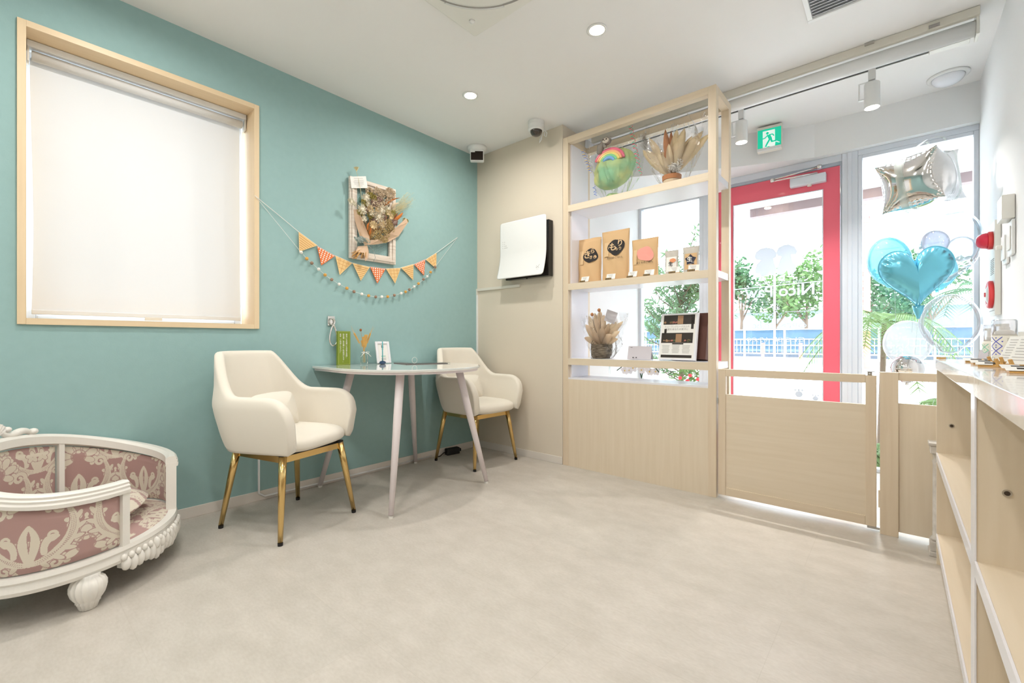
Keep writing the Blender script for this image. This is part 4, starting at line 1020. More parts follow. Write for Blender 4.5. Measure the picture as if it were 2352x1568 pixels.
# vase with wheat
vs = thing('glass_vase', 'small clear glass bottle vase with a white bow on the table', 'vase', (-2.655, 1.585, TZ))
MB().lathe([(.001, .003), (.024, .003), (.0255, .006), (.0255, .055), (.022, .066), (.013, .076), (.012, .085), (.0145, .087), (.0145, .085), (.011, .083), (.0115, .076), (.0205, .064), (.0235, .054), (.0235, .012), (.001, .010)], (0, 0, 0), 32).build('glass', 'vase_glass', vs, smooth=True)
mb = MB()
for sg in (-1, 1):
    mb.tube([(.014, 0, .079), (.022, sg*.012, .084), (.020, sg*.028, .080), (.018, sg*.022, .074), (.014, 0, .078)], .0016, 6); mb.tube([(.015, 0, .079), (.022, sg*.02, .07), (.022, sg*.034, .052)], .0016, 6); mb.tube([(.015, 0, .079), (.024, sg*.022, .066), (.024, sg*.038, .050)], .0014, 6)
mb.tube([(.0155*math.cos(t), .0155*math.sin(t), .079) for t in np.linspace(0, 6.28, 20)[:-1]], .0018, 6, closed=True)
mb.build('bow', 'paper', vs, smooth=True)
wh = thing('dried_wheat', 'bunch of golden dried wheat with one brown seed head in the glass vase', 'dried flowers', (-2.655, 1.585, TZ+.012))
mat('wheat', (222, 178, 104), .8); rnd = random.Random(9)
for k in range(11):
    a = rnd.random()*6.28; b0 = Vector((.010*math.cos(a), .010*math.sin(a), 0)); sp_ = rnd.uniform(.2, 1)
    tipd = Vector((rnd.gauss(0, .012), rnd.gauss(0, .02), .17+rnd.uniform(-.03, .025)))
    if k == 0: tipd = Vector((0, -.075, .20))
    if k == 1: tipd = Vector((0, .050, .20))
    neck = Vector((0, 0, .072)); mid = neck.lerp(tipd, .5)
    mb = MB().tube([b0, neck+b0*.3, mid], .0009, 5)
    for j in range(12):
        t = .45+.5*j/12; p = neck.lerp(tipd, t)
        for q in (0, 2.1, 4.2):
            d = Vector((math.cos(q+j), math.sin(q+j), 0))*.004; mb.ell(p+d, (.0026, .0026, .0055), 8)
    if k < 2:
        for j in range(14): p = neck.lerp(tipd, .6+.03*j); mb.tube([p, p+(tipd-neck).normalized()*.05+Vector((0, rnd.gauss(0, .008), 0))], [.0004, .0002], 3, cap=False)
    mb.build('wheat_stalk', 'wheat', wh)
mb = MB().tube([(0, 0, .0), (0, .0, .07), (.0, -.022, .205)], .001, 5); s1_ = mb.build('seed_stem', 'stem_tan', wh); MB().ell((0, -.024, .213), (.008, .008, .009), 14).build('seed_head', 'brown_leaf', wh, smooth=True)
# white photo frame with card
A = onX(850, 776, -2.66)
pf = thing('photo_frame', 'white tabletop frame with a printed card leaning on the table', 'picture frame', (-2.640, 1.725, TZ), 0)
lean = math.radians(-12); Rl = Euler((0, lean, 0)).to_matrix()
def fr(mb, y0, y1, z0, z1, x0, x1):
    vs_ = [Rl@Vector((x, y, z)) for z in (z0, z1) for x, y in ((x0, y0), (x1, y0), (x1, y1), (x0, y1))]; return mb.add(vs_, [(0,3,2,1),(4,5,6,7),(0,1,5,4),(1,2,6,5),(2,3,7,6),(3,0,4,7)])
pw_, ph_ = .108, .152
mb = MB(); t_ = .017
fr(mb, -pw_/2, -pw_/2+t_, .002, ph_, 0, .012); fr(mb, pw_/2-t_, pw_/2, .002, ph_, 0, .012); fr(mb, -pw_/2+t_, pw_/2-t_, .002, t_, 0, .012); fr(mb, -pw_/2+t_, pw_/2-t_, ph_-t_, ph_, 0, .012)
mb.build('frame', 'gloss_white', pf, bevel=.003)
mb = MB(); fr(mb, -pw_/2+t_, pw_/2-t_, t_, ph_-t_, .002, .005); mb.build('card', 'paper', pf)
mb = MB(); nx_ = Rl@Vector((.0056, 0, .112)); uz = Rl@Vector((0, 0, 1))
for sy in (-1, 1):
    for k in (0, 1): c_ = nx_+Vector((0, sy*.005, 0))+uz*(k*.009); mb.obox(c_, (.0004, .007, .006), Rl)
text_on(mb, 'SALON', .006, nx_-uz*.012, (0, 1, 0), uz)
for k in range(3): mb.obox(nx_-uz*(.075+.006*k), (.0003, .035, .0012), Rl)
mb.build('print', 'ink', pf)
mat('mint', (140, 196, 172), .7); mb = MB(); mb.obox(nx_-uz*.062, (.0004, .034, .005), Rl); mb.build('print_band', 'mint', pf)
MB().prism([(-.035, 0), (.005, 0), (-.012, .055), (-.018, .055)], -.022, -.016, lambda x, y, z: (x-.002, z, y)).build('easel_back', 'dark_plastic', pf)
# pen in a blue stone stand
pn = thing('pen_stand', 'teal pen standing upright in a dark blue pebble holder on the table', 'pen holder', (-2.555, 1.66, TZ))
mat('blue_stone', (28, 62, 98), .12, coat=.6); mat('teal_pen', (70, 170, 178), .3)
def peb(u, v):
    a, b_ = 2*PI*u, PI*(v*.999+.0005); r_ = math.sin(b_)**.9; return (.019*r_*math.cos(a), .0225*r_*math.sin(a), max(0, .0105-.0135*math.cos(b_)))
MB().grid(peb, 32, 18, cu=True).build('pebble', 'blue_stone', pn, smooth=True)
MB().tube([(0, 0, .020), (0, -.0005, .150)], .0032, 12).build('pen', 'teal_pen', pn, smooth=True); MB().tube([(0, -.0005, .150), (0, -.0005, .156)], .0018, 8).build('pen_cap', 'chrome', pn)
# closed menu folders and ring
mat('folder', (96, 88, 84), .4)
tag(MB().prism([(-2.62, 1.79), (-2.40, 1.74), (-2.30, 2.0), (-2.55, 2.05)], TZ, TZ+.004).build('menu_folder', 'folder'), 'thin dark folder lying on the table, the lower of two sheets', 'folder')
tag(MB().prism([(-2.66, 1.86), (-2.42, 1.80), (-2.32, 2.04), (-2.60, 2.09)], TZ+.0042, TZ+.0062).build('clear_folder', 'clear_plastic'), 'clear plastic sheet lying on top of the dark folder', 'folder')
rg = MB().tube([(-2.40, 1.80+.0195*math.cos(a), TZ+.0075+.0195+.0195*math.sin(a)) for a in np.linspace(0, 2*PI, 33)[:-1]], .0013, 8, closed=True).build('pen_ring', 'cream_plastic', smooth=True)
tag(rg, 'small cream ring standing on the folder on the table', 'ring')
# power adapter
ad = thing('power_adapter', 'black power adapter lying on the floor beside the armchair in the corner', 'adapter', (-2.69, 2.39, 0), math.radians(80))
MB().box(-.062, .055, -.022, .022, 0, .052).build('body', 'black_rubber', ad, bevel=.006)
MB().box(.055, .075, -.011, .011, .015, .038).build('plug', 'black_rubber', ad, bevel=.003)
MB().tube([(-.06, 0, .028), (-.085, 0, .022), (-.12, -.012, .006), (-.16, -.02, .004)], .0035, 8).build('cord', 'black_rubber', ad, smooth=True)
tag(MB().tube([(XL+.0135, .97, .30), (XL+.0135, .97, .045), (XL+.0135, 1.0, .022), (XL+.0135, 1.25, .018), (XL+.0135, 2.2, .016)], .006, 8).build('cable_duct', 'white_plastic', smooth=True), 'white cable duct running down and along the teal wall behind the left armchair', 'cable duct')

# ================================================================ ON THE BEIGE WALL AND CEILING
ap = thing('air_purifier', 'white flat wall mounted air purifier with a curved front panel', 'air purifier', (-2.18, YB, 1.38))
MB().box(-2.36, -1.935, YB-.055, YB-.0005, 1.385, 1.80).build('body', 'black_gloss', ap, world=True, bevel=.004)
ax0, ax1, az0, az1 = -2.412, -1.955, 1.392, 1.842
def pan(u, v, off=0):
    x = ax0+(ax1-ax0)*u; z = az0+(az1-az0)*v
    # rounded corners
    r_ = .022
    for cx, sx in ((ax0+r_, -1), (ax1-r_, 1)):
        for cz, sz in ((az0+r_, -1), (az1-r_, 1)):
            dx, dz = (x-cx)*sx, (z-cz)*sz
            if dx > 0 and dz > 0:
                L = math.hypot(dx, dz); mx_ = max(dx, dz)
                if L > 1e-9: x = cx+sx*dx/L*mx_; z = cz+sz*dz/L*mx_
    y = YB-.058-.045*max(0, (.45-v)/.45)**1.6-off
    return (x, y, z)
mb = MB().grid(lambda u, v: pan(u, v), 61, 61); pnl = mb.build('front_panel', 'white_plastic', ap, world=True, smooth=True); md = pnl.modifiers.new('thick', 'SOLIDIFY'); md.thickness = .006; md.offset = 0
mb = MB()
def lpt(u, v): return Vector(pan(u, v, .0036))
def stroke2(mb, a, b_, w_=.0025):
    A_, B_ = lpt(*a), lpt(*b_); d = (B_-A_).normalized(); n_ = d.cross(Vector((0, 1, 0)))*w_*.5; mb.add([A_-n_, A_+n_, B_+n_, B_-n_], [(0, 1, 2, 3)])
stroke2(mb, (.845, .115), (.845, .165)); stroke2(mb, (.845, .117), (.868, .132)); stroke2(mb, (.862, .135), (.905, .175)); stroke2(mb, (.872, .14), (.905, .118))
for k in range(4):
    z_ = .66-.035*k; stroke2(mb, (.06, z_), (.068, z_), .005)
    stroke2(mb, (.095, z_), (.115+.02*k*(k > 1), z_), .0025)
stroke2(mb, (.845, .095), (.905, .098), .001)
mb.build('markings', 'grey_ink', ap, world=True)
MB().cyl((-2.15, YB-.045, 1.385), (-2.15, YB-.045, 1.379), .006).build('knob', 'dark_plastic', ap, world=True)
# corner monitor
sc_ = thing('corner_sensor_camera', 'white square camera with a dark window on the ceiling in the corner', 'camera', (-2.60, 2.575, CEIL))
MB().lathe([(.080, 0), (.078, -.016), (.066, -.034), (.058, -.040), (0, -.040)], (0, 0, 0), 40).build('base', 'white_plastic', sc_, smooth=True)
f_ = thing_rot = Euler((math.radians(8), 0, math.radians(43))).to_matrix()
mb = MB(); mb.obox((.012, -.012, -.074), (.112, .060, .096), f_); mb.build('housing', 'white_plastic', sc_, bevel=.008)
mb = MB(); mb.obox(Vector((.012, -.012, -.074))+f_@Vector((0, -.0303, -.006)), (.098, .002, .068), f_); mat('smoked_window', (44, 34, 28), .55, spec=.2); mb.build('dark_window', 'smoked_window', sc_)
mb = MB(); mb.obox(Vector((.012, -.012, -.074))+f_@Vector((-.034, -.0315, .025)), (.036, .001, .012), f_); mb.build('window_notch', 'white_plastic', sc_)
dcm = thing('dome_camera', 'white dome security camera hanging from the ceiling by the beige wall', 'camera', (-1.975, 2.555, CEIL))
MB().lathe([(.058, 0), (.058, -.022), (.056, -.024), (.058, -.026), (.058, -.060), (.050, -.068), (.0, -.068)], (0, 0, 0), 44).build('housing', 'white_plastic', dcm, smooth=False, bevel=.001)
mat('smoked_dome', (48, 34, 24), .05, coat=1)
MB().lathe([(.044, -.066)]+[(.044*math.cos(a), -.068-.040*math.sin(a)) for a in np.linspace(.05, 1.5, 12)], (.004, -.004, 0), 36).build('smoked_dome', 'smoked_dome', dcm, smooth=True)
MB().tube([(.045, .03, -.05), (.06, .05, -.08), (.05, .055, -.10), (.035, .05, -.09), (.045, .045, -.07)], .0035, 6).tube([(.02, .05, -.06), (.0, .06, -.11), (-.015, .06, -.125), (-.01, .06, -.10), (.015, .055, -.075)], .0035, 6).build('cable_loop', 'white_plastic', dcm, smooth=True)
# downlights
for i, (x, y) in enumerate(DOWN):
    t = thing('downlight', ('round lit downlight in the ceiling nearer the beige wall', 'round lit downlight in the ceiling nearer the shop front')[i], 'ceiling light', (x, y, CEIL), group='ceiling downlights')
    MB().lathe([(.038, .0), (.050, .0), (.051, -.004), (.046, -.006), (.038, -.004)], (0, 0, 0), 40).build('trim_ring', 'white_plastic', t, smooth=True)
    MB().lathe([(.0, -.0015), (.0375, -.0015), (.0375, -.004), (0, -.004)], (0, 0, 0), 36).build('diffuser', 'emit_lamp', t)
for i, (x, y) in enumerate(DOWN_BACK[:3]):
    pass
# ceiling cassette air conditioner
ac = thing('ceiling_air_conditioner', 'white ceiling cassette air conditioner with a round centre at the top of the photo', 'air conditioner', (-1.27, 1.23, CEIL))
xa, ya = -1.645, 1.615; sz = .78
MB().box(xa, xa+sz, ya-sz, ya, CEIL-.022, CEIL-.0005).build('frame', 'cream_plastic', ac, world=True, bevel=.010)
cx_, cy_ = xa+sz/2, ya-sz/2
MB().lathe([(.345, -.022), (.338, -.030), (.0, -.030)], (cx_, cy_, CEIL), 72).build('vent_ring', 'grey_ink', ac, world=True, smooth=False)
MB().lathe([(.318, -.030), (.314, -.040), (.30, -.043), (0, -.043)], (cx_, cy_, CEIL), 72).build('round_panel', 'cream_plastic', ac, world=True, smooth=True)
MB().lathe([(.20, -.0432), (.20, -.0445), (.197, -.0445), (.197, -.0432)], (cx_, cy_, CEIL), 72).build('panel_groove', 'grey_ink', ac, world=True)
for k in range(4):
    a0 = D(45+90*k)+D(33); mb = MB(); n = 24
    for i in range(n+1):
        a = D(90*k)+D(22)+D(46)*i/n
        for r_, z_ in ((.316, -.032), (.352, -.026), (.352, -.022), (.316, -.024)): mb.v.append((cx_+r_*math.cos(a), cy_+r_*math.sin(a), CEIL+z_))
    for i in range(n):
        for q in range(4): mb.f.append((i*4+q, i*4+(q+1) % 4, i*4+4+(q+1) % 4, i*4+4+q))
    mb.build('flap', 'white_plastic', ac, world=True, smooth=True)
MB().lathe([(.014, -.022), (.013, -.028), (.008, -.032), (0, -.033)], (xa+.075, ya-.095, CEIL), 24).build('sensor', 'white_plastic', ac, world=True, smooth=True)
# vent grille
mat('vent_back', (196, 198, 204), .7)
vg = thing('ceiling_vent', 'white ceiling vent with grey slats near the track light', 'vent', (-.11, 2.43, CEIL))
vx0, vx1, vy0, vy1 = -.333, .10, 2.26, 2.632
mb = MB().box(vx0, vx1, vy0, vy0+.022, CEIL-.014, CEIL-.0005).box(vx0, vx1, vy1-.022, vy1, CEIL-.014, CEIL-.0005).box(vx0, vx0+.022, vy0+.022, vy1-.022, CEIL-.014, CEIL-.0005).box(vx1-.022, vx1, vy0+.022, vy1-.022, CEIL-.014, CEIL-.0005)
mb.build('frame', 'white_plastic', vg, world=True, bevel=.003)
MB().box(vx0+.02, vx1-.02, vy0+.02, vy1-.02, CEIL-.003, CEIL-.001).build('backing', 'vent_back', vg, world=True)
mat('vent_grey', (226, 228, 232), .5)
k = 0; y = vy0+.035
while y < vy1-.03:
    mb = MB(); mb.obox(((vx0+vx1)/2, y, CEIL-.009), (vx1-vx0-.05, .020, .0016), (math.radians(28), 0, 0)); mb.build('slat', 'vent_grey', vg, world=True); y += .023
# roller blind cassette on the ceiling line, in front of the shop window
rc = thing('rolled_up_blind', 'white roller blind rolled up under the ceiling above the gate', 'blind', (-.75, 3.07, CEIL))
MB().box(-1.80, .298, 3.03, 3.055, CEIL-.042, CEIL-.001).build('head_rail', 'off_white', rc, world=True, bevel=.002)
MB().cyl((-1.80, 3.085, CEIL-.078), (.285, 3.085, CEIL-.078), .036, n=40).build('cloth_roll', 'white_plastic', rc, world=True, smooth=True)
MB().box(.286, .298, 3.045, 3.13, CEIL-.125, CEIL-.002).build('end_bracket', 'cream_plastic', rc, world=True, bevel=.003)
MB().box(.12, .16, 3.024, 3.031, CEIL-.034, CEIL-.020).build('clip', 'grey_ink', rc, world=True)
MB().box(-.13, -.09, 3.020, 3.031, CEIL-.014, CEIL-.001).build('clip', 'steel', rc, world=True)
# lighting track with two spotlights
tk = thing('lighting_track', 'white lighting track on the ceiling of the entrance', 'track', (-.6, 3.27, CEIL))
MB().box(-1.80, .13, 3.255, 3.262, CEIL-.034, CEIL-.001).box(-1.80, .13, 3.285, 3.292, CEIL-.034, CEIL-.001).box(-1.80, .13, 3.262, 3.285, CEIL-.010, CEIL-.001).build('rail', 'white_plastic', tk, world=True)
MB().box(-1.80, .13, 3.263, 3.284, CEIL-.030, CEIL-.0105).build('conductor', 'dark_plastic', tk, world=True)
MB().box(.131, .285, 3.250, 3.297, CEIL-.042, CEIL-.001).build('feed_box', 'cream_plastic', tk, world=True, bevel=.003)
for i, px in enumerate((1703, 2003)):
    p = atY(px, 240, 3.274); t = thing('track_spotlight', ('white cylinder spotlight on the ceiling track beside the display shelf', 'white cylinder spotlight on the ceiling track near the round dome light')[i], 'spotlight', (p.x, 3.274, CEIL-.036), group='track spotlights')
    MB().box(-.017, .017, -.017, .017, -.060, .001).build('adapter', 'white_plastic', t, bevel=.003)
    MB().box(-.062, .012, -.008, .008, -.068, -.061).box(-.062, -.055, -.008, .008, -.155, -.068).box(-.062, -.030, -.008, .008, -.160, -.155).build('bracket_arm', 'white_plastic', t, bevel=.001)
    MB().lathe([(.0, -.075), (.034, -.075), (.0365, -.078), (.0365, -.215), (.034, -.215), (.033, -.200), (.0, -.200)], (.0, 0, 0), 40).build('shade', 'white_plastic', t, smooth=False, bevel=.0008)
    MB().lathe([(0, -.2005), (.030, -.2005), (.030, -.2035), (0, -.2035)], (0, 0, 0), 30).build('bulb_face', 'emit_lamp', t)
    lamp('spotlight_lamp', (p.x, 3.274, CEIL-.036-.206), 6.0, .05, spread=110)
dl_ = thing('dome_light', 'shallow translucent dome fitting on the ceiling by the right wall', 'ceiling light', (.232, 3.72, CEIL))
MB().lathe([(.095, 0), (.095, -.008), (.080, -.014), (.074, -.010)], (0, 0, 0), 48).build('rim', 'white_plastic', dl_, smooth=True)
MB().lathe([(.074*math.cos(a), -.010-.045*math.sin(a)) for a in np.linspace(0, 1.56, 14)], (0, 0, 0), 48).build('dome', 'frosted_dome', dl_, smooth=True)
# exit sign
m = mat('exit_white', (236, 250, 244), .4, emit=(236, 250, 244), es=.35); mat('exit_green', (20, 206, 168), .4, emit=(10, 200, 160), es=.35)
ex = thing('exit_sign', 'lit green emergency exit sign with a running figure above the door', 'sign', (-.705, 3.70, 2.30), math.radians(6))
MB().box(-.080, .080, -.018, .045, 0, .172).build('housing', 'off_white', ex, bevel=.003)
MB().box(-.076, .076, -.028, -.018, -.006, .014).build('lower_lip', 'white_plastic', ex, bevel=.002)
MB().box(-.074, .074, -.020, -.0182, .016, .150).build('green_face', 'exit_green', ex)
def exl(pts, nm, mt_, y=-.0204):
    mb = MB(); mb.add([(-.074+.148*a, y, .016+.134*b_) for a, b_ in pts], [tuple(range(len(pts)))]); return mb.build(nm, mt_, ex)
exl([(.22, .0), (.22, .90), (.74, .90), (.74, .30), (.80, .26), (1.0-.05, .14), (.92, .12), (.76, .22), (.74, 0)], 'doorway', 'exit_white')
mb = MB()
def E2(a, b_): return Vector((-.074+.148*a, -.0208, .016+.134*b_))
def st2(a, b_, w_):
    A_, B_ = E2(*a), E2(*b_); d = (B_-A_).normalized(); n_ = d.cross(Vector((0, 1, 0)))*w_*.5; mb.add([A_-n_, A_+n_, B_+n_, B_-n_], [(0, 1, 2, 3)])
c = E2(.42, .76); mb.add([(c.x+.0095*math.cos(t), c.y, c.z+.0095*math.sin(t)) for t in np.linspace(0, 6.28, 20)[:-1]], [tuple(range(19))])
st2((.47, .66), (.56, .40), .021); st2((.45, .67), (.32, .52), .008); st2((.33, .53), (.22, .50), .008); st2((.50, .66), (.64, .66), .008); st2((.64, .67), (.70, .55), .008)
st2((.53, .44), (.42, .22), .012); st2((.43, .25), (.34, .04), .011); st2((.57, .42), (.62, .24), .012); st2((.60, .26), (.86, .28), .010)
mb.add([E2(.36, .02), E2(.44, .0), E2(.56, -.0), E2(.46, .05)], [(0, 1, 2, 3)])
mb.build('running_figure', 'exit_green', ex)

# ================================================================ RIGHT WALL
fa = thing('fire_alarm_panel', 'white fire alarm panel with a red lamp and red button on the right wall', 'alarm', (XR, 3.24, 1.03))
RX = XR-.001
PXF = RX-.022
MB().box(PXF, RX, 3.19, 3.36, 1.03, 1.495).build('panel', 'cream_plastic', fa, world=True, bevel=.003)
m = mat('red_lens', (220, 20, 62), .08, coat=.8); mat('red_plastic', (228, 70, 72), .35)
axm = Matrix(((0, 0, -1), (0, 1, 0), (1, 0, 0)))
MB().lathe([(.044, 0), (.045, .014), (.042, .018), (0, .018)], (PXF, 3.255, 1.405), 36, ax=axm).build('lamp_base', 'red_plastic', fa, world=True, smooth=True)
MB().lathe([(.040, .018)]+[(.040*math.cos(a)**.8, .020+.040*math.sin(a)) for a in np.linspace(.05, 1.56, 12)], (PXF, 3.255, 1.405), 36, ax=axm).build('red_lamp', 'red_lens', fa, world=True, smooth=True)
MB().lathe([(.068, 0), (.070, .012), (.066, .018), (.048, .019), (.046, .012)], (PXF, 3.262, 1.135), 40, ax=axm).build('button_ring', 'red_plastic', fa, world=True, smooth=True)
MB().lathe([(.046, .010), (.045, .017), (.028, .023), (0, .025)], (PXF, 3.262, 1.135), 36, ax=axm).build('push_plate', 'cream_plastic', fa, world=True, smooth=True)
MB().lathe([(.012, .023), (.011, .029), (0, .030)], (PXF, 3.262, 1.135), 20, ax=axm).build('push_button', 'red_plastic', fa, world=True)
mb = MB()
for k in range(9): mb.box(PXF-.0012, PXF, 3.21, 3.31, 1.235+.009*k, 1.238+.009*k)
mb.build('speaker_slots', 'grey_ink', fa, world=True); MB().box(PXF-.0012, PXF, 3.20, 3.35, 1.052, 1.055).build('lower_seam', 'grey_ink', fa, world=True)
tag(MB().box(RX-.040, RX, 2.85, 2.97, 1.43, 1.535).build('control_box', 'cream_plastic', bevel=.004), 'small cream control box above the switches on the right wall', 'control box')
sw = thing('wall_switch', 'white double rocker switch plate on the right wall beside the red lamp', 'light switch', (RX, 3.03, 1.25))
MB().box(RX-.010, RX, 2.975, 3.085, 1.255, 1.405).build('plate', 'white_plastic', sw, world=True, bevel=.004)
MB().box(RX-.016, RX-.010, 2.99, 3.07, 1.275, 1.385).build('rocker', 'white_plastic', sw, world=True, bevel=.002); MB().box(RX-.034, RX-.016, 3.04, 3.06, 1.325, 1.345).build('key', 'cream_plastic', sw, world=True, bevel=.002)
sw = thing('wall_thermostat', 'white thermostat plate on the right wall, nearest the photo edge', 'thermostat', (RX, 2.90, 1.27))
MB().box(RX-.012, RX, 2.84, 2.945, 1.275, 1.425).build('plate', 'white_plastic', sw, world=True, bevel=.004); MB().box(RX-.016, RX-.012, 2.86, 2.925, 1.30, 1.40).build('cover', 'cream_plastic', sw, world=True, bevel=.002)
# ================================================================ ON THE SHELVES
def pouch(name, label, x0, x1, y, z0, h, T, mt_, group=None, rz=0, sag=.0, cat='bag'):
    t = thing(name, label, cat, ((x0+x1)/2, y, z0), rz, group); w_ = x1-x0
    def prof(v): return T*(.5*(1-v)**.55+.5*(1-v*v)) if v < .96 else T*.04
    def fy(a, v): return -prof(v)*(max(0, 1-abs(a)**2.6))**.6-.0012
    def fn(u, v):
        s_ = 1 if u < .5 else -1; a = -1+4*u if u < .5 else 3-4*u; a = max(-1, min(1, a))
        wd = w_/2*(1-.03*math.sin(PI*v)+.02*v-.02*sag*math.sin(v*9)); y_ = fy(a, v)*s_
        cr = .0025*math.sin(a*7+v*11)*math.sin(PI*v)
        return (a*wd, y_+cr*s_, h*v+.004*sag*math.sin(a*3)*(v > .9))
    mb = MB().grid(fn, 60, 34, cu=True); nv = 34
    mb.f.append(tuple(i*nv for i in range(60)))
    mb.f.append(tuple(i*nv+nv-1 for i in range(60)))
    mb.build('pouch', mt_, t, smooth=True)
    MB().box(-w_/2*1.0, w_/2*1.0, -.0026, .0026, h*.955, h+.0005).build('sealed_top', mt_, t)
    def surf(p): 
        a = p.x/(w_/2); v = p.z/h; return Vector((p.x, fy(a, v)-.0045, p.z))
    return t, surf
BY = 2.85
def patch(t, surf, cx, cz, pts, nm, mt_, lift=0):
    P = [surf(Vector((cx+a, 0, cz+b_))) for a, b_ in pts]; c = surf(Vector((cx, 0, cz))); mb = MB(); n = len(P)
    mb.add([c+Vector((0, -lift, 0))]+[p+Vector((0, -lift, 0)) for p in P], [(0, i+1, (i+1) % n+1) for i in range(n)]); return mb.build(nm, mt_, t)
def label_text(t, surf, s_, size, cx, cz, mt_, lift=.0012, bold=0, nm='lettering', fit=None):
    mb = MB(); text_on(mb, s_, size, (cx, 0, cz), (1, 0, 0), (0, 0, 1), bold=bold, fn=lambda p: surf(p)+Vector((0, -lift, 0)), fit=fit); mb.build(nm, mt_, t)
g_ = 'pouches of pet food on the middle shelf'
z2 = SH[1]
def blob(rx, rz_, seed, n=26, amp=.14):
    r = random.Random(seed); ph = [r.random()*6.28 for _ in range(4)]
    return [(rx*math.cos(t)*(1+amp*sum(math.sin((k+2)*t+ph[k])/(k+1.5) for k in range(4))), rz_*math.sin(t)*(1+amp*sum(math.sin((k+2)*t+ph[k])/(k+1.5) for k in range(4)))) for t in np.linspace(0, 2*PI, n+1)[:-1]]
t, sf = pouch('pet_food_pouch', 'brown kraft pouch with a black patch at the left end of the middle shelf', -1.800, -1.612, BY, z2, .335, .040, 'kraft', g_, .06, 1)
patch(t, sf, .02, .205, blob(.052, .056, 3), 'black_patch', 'ink'); patch(t, sf, -.055, .195, [(-.018, -.05), (.018, -.05), (.018, .05), (-.018, .05)], 'side_print', 'kraft_light')
label_text(t, sf, 'き', .062, -.005, .21, 'kraft_light', .002, .02); label_text(t, sf, 'ら', .04, .036, .235, 'kraft_light', .002, .02, 'lettering'); label_text(t, sf, 'きら', .028, .04, .19, 'kraft_light', .002, .02)
t, sf = pouch('pet_food_pouch', 'tallest brown kraft pouch, second from the left on the middle shelf', -1.600, -1.392, BY, z2, .362, .042, 'kraft', g_, 0)
patch(t, sf, .015, .24, blob(.058, .060, 8), 'black_patch', 'ink'); patch(t, sf, -.058, .23, [(-.018, -.05), (.018, -.05), (.018, .05), (-.018, .05)], 'side_print', 'kraft_light')
label_text(t, sf, 'も', .062, -.008, .24, 'kraft_light', .002, .02); label_text(t, sf, 'り', .05, .045, .262, 'kraft_light', .002, .02); label_text(t, sf, 'もり', .026, .035, .225, 'kraft_light', .002, .02); label_text(t, sf, '素材のごはん', .016, .01, .165, 'ink', .002, fit=.12)
t, sf = pouch('pet_food_pouch', 'brown kraft pouch with a pink patch on the middle shelf', -1.372, -1.186, BY, z2, .272, .034, 'kraft', g_, -.03)
patch(t, sf, .012, .165, blob(.058, .050, 12), 'pink_patch', 'pink_print'); patch(t, sf, -.062, .15, [(-.014, -.05), (.014, -.05), (.014, .05), (-.014, .05)], 'side_print', 'kraft_light')
label_text(t, sf, 'ぼくらのごはん', .018, .01, .108, 'ink', .0015, .01, fit=.115)
mat('pouch_grey', (196, 190, 180), .4); mat('orange_patch', (226, 150, 104), .6); mat('navy_patch', (34, 38, 60), .5)
t, sf = pouch('pet_treat_pouch', 'small silver grey pouch with an orange patch on the middle shelf', -1.142, -1.056, BY, z2, .168, .018, 'pouch_grey', g_)
patch(t, sf, .002, .085, [(-.032, -.055), (.034, -.055), (.034, .04), (-.032, .04)], 'white_label', 'paper'); patch(t, sf, .012, .10, blob(.018, .016, 4), 'orange_patch', 'orange_patch', .0006)
label_text(t, sf, '生', .03, .0, .078, 'ink', .002, .02)
t, sf = pouch('pet_treat_pouch', 'small silver grey pouch with a navy star patch at the right of the middle shelf', -1.026, -.928, BY, z2, .176, .018, 'pouch_grey', g_)
patch(t, sf, .002, .088, [(-.036, -.055), (.038, -.055), (.038, .045), (-.036, .045)], 'kraft_label', 'kraft')
star = [((.036 if k % 2 == 0 else .024)*math.cos(D(90+36*k)), (.036 if k % 2 == 0 else .024)*math.sin(D(90+36*k))) for k in range(10)]
patch(t, sf, .002, .092, star, 'star_patch', 'navy_patch', .0006); label_text(t, sf, '生', .034, -.002, .094, 'white_print', .002, .02); label_text(t, sf, 'ラム', .011, .018, .075, 'white_print', .002)
# price cards
mat('yellow_wood', (208, 160, 92), .5)
who = ['leftmost price card, in front of the pouch at the left end', 'price card in front of the tallest brown pouch', 'price card between the tallest pouch and the pink patched pouch', 'price card in front of the pink patched pouch', 'price card in front of the pouch with the orange patch', 'rightmost price card, in front of the navy star pouch']
pc0 = None
def price_card(loc, label, rz=0, group='price cards on the middle shelf'):
    global pc0
    if pc0 is None:
        t = thing('price_card', label, 'price card', loc, rz, group)
        MB().prism([(-.016, 0), (.016, 0), (.012, .012), (-.004, .012)], -.032, .032, lambda x, y, z: (z, x, y)).build('wooden_base', 'yellow_wood', t)
        mb = MB(); mb.obox((.004, -.002, .027), (.062, .0012, .040), (math.radians(-22), 0, 0)); mb.build('card', 'paper', t)
        mb = MB(); mb.obox((-.008, -.0185, .011), (.044, .0012, .012), (math.radians(-22), 0, 0)); mb.build('black_label', 'black_sticker', t)
        mb = MB(); R2 = Euler((math.radians(-22), 0, 0)).to_matrix(); text_on(mb, 'おすすめ', .010, (-.008, -.0195, .011), (1, 0, 0), R2@Vector((0, 0, 1)), fit=.038); mb.build('label_text', 'yellow_sticker', t)
        mb = MB()
        for k in range(4): mb.obox(Vector((.004, -.0030, .027))+R2@Vector((-.006+.002*k, -.0004, .014-.006*k)), (.040-.006*k, .0004, .0014), R2)
        mb.build('card_text', 'grey_ink', t); pc0 = t; return t
    c = copy_tree(pc0); c.location = loc; c.rotation_euler = (0, 0, rz); c['label'] = label; c['group'] = group; return c
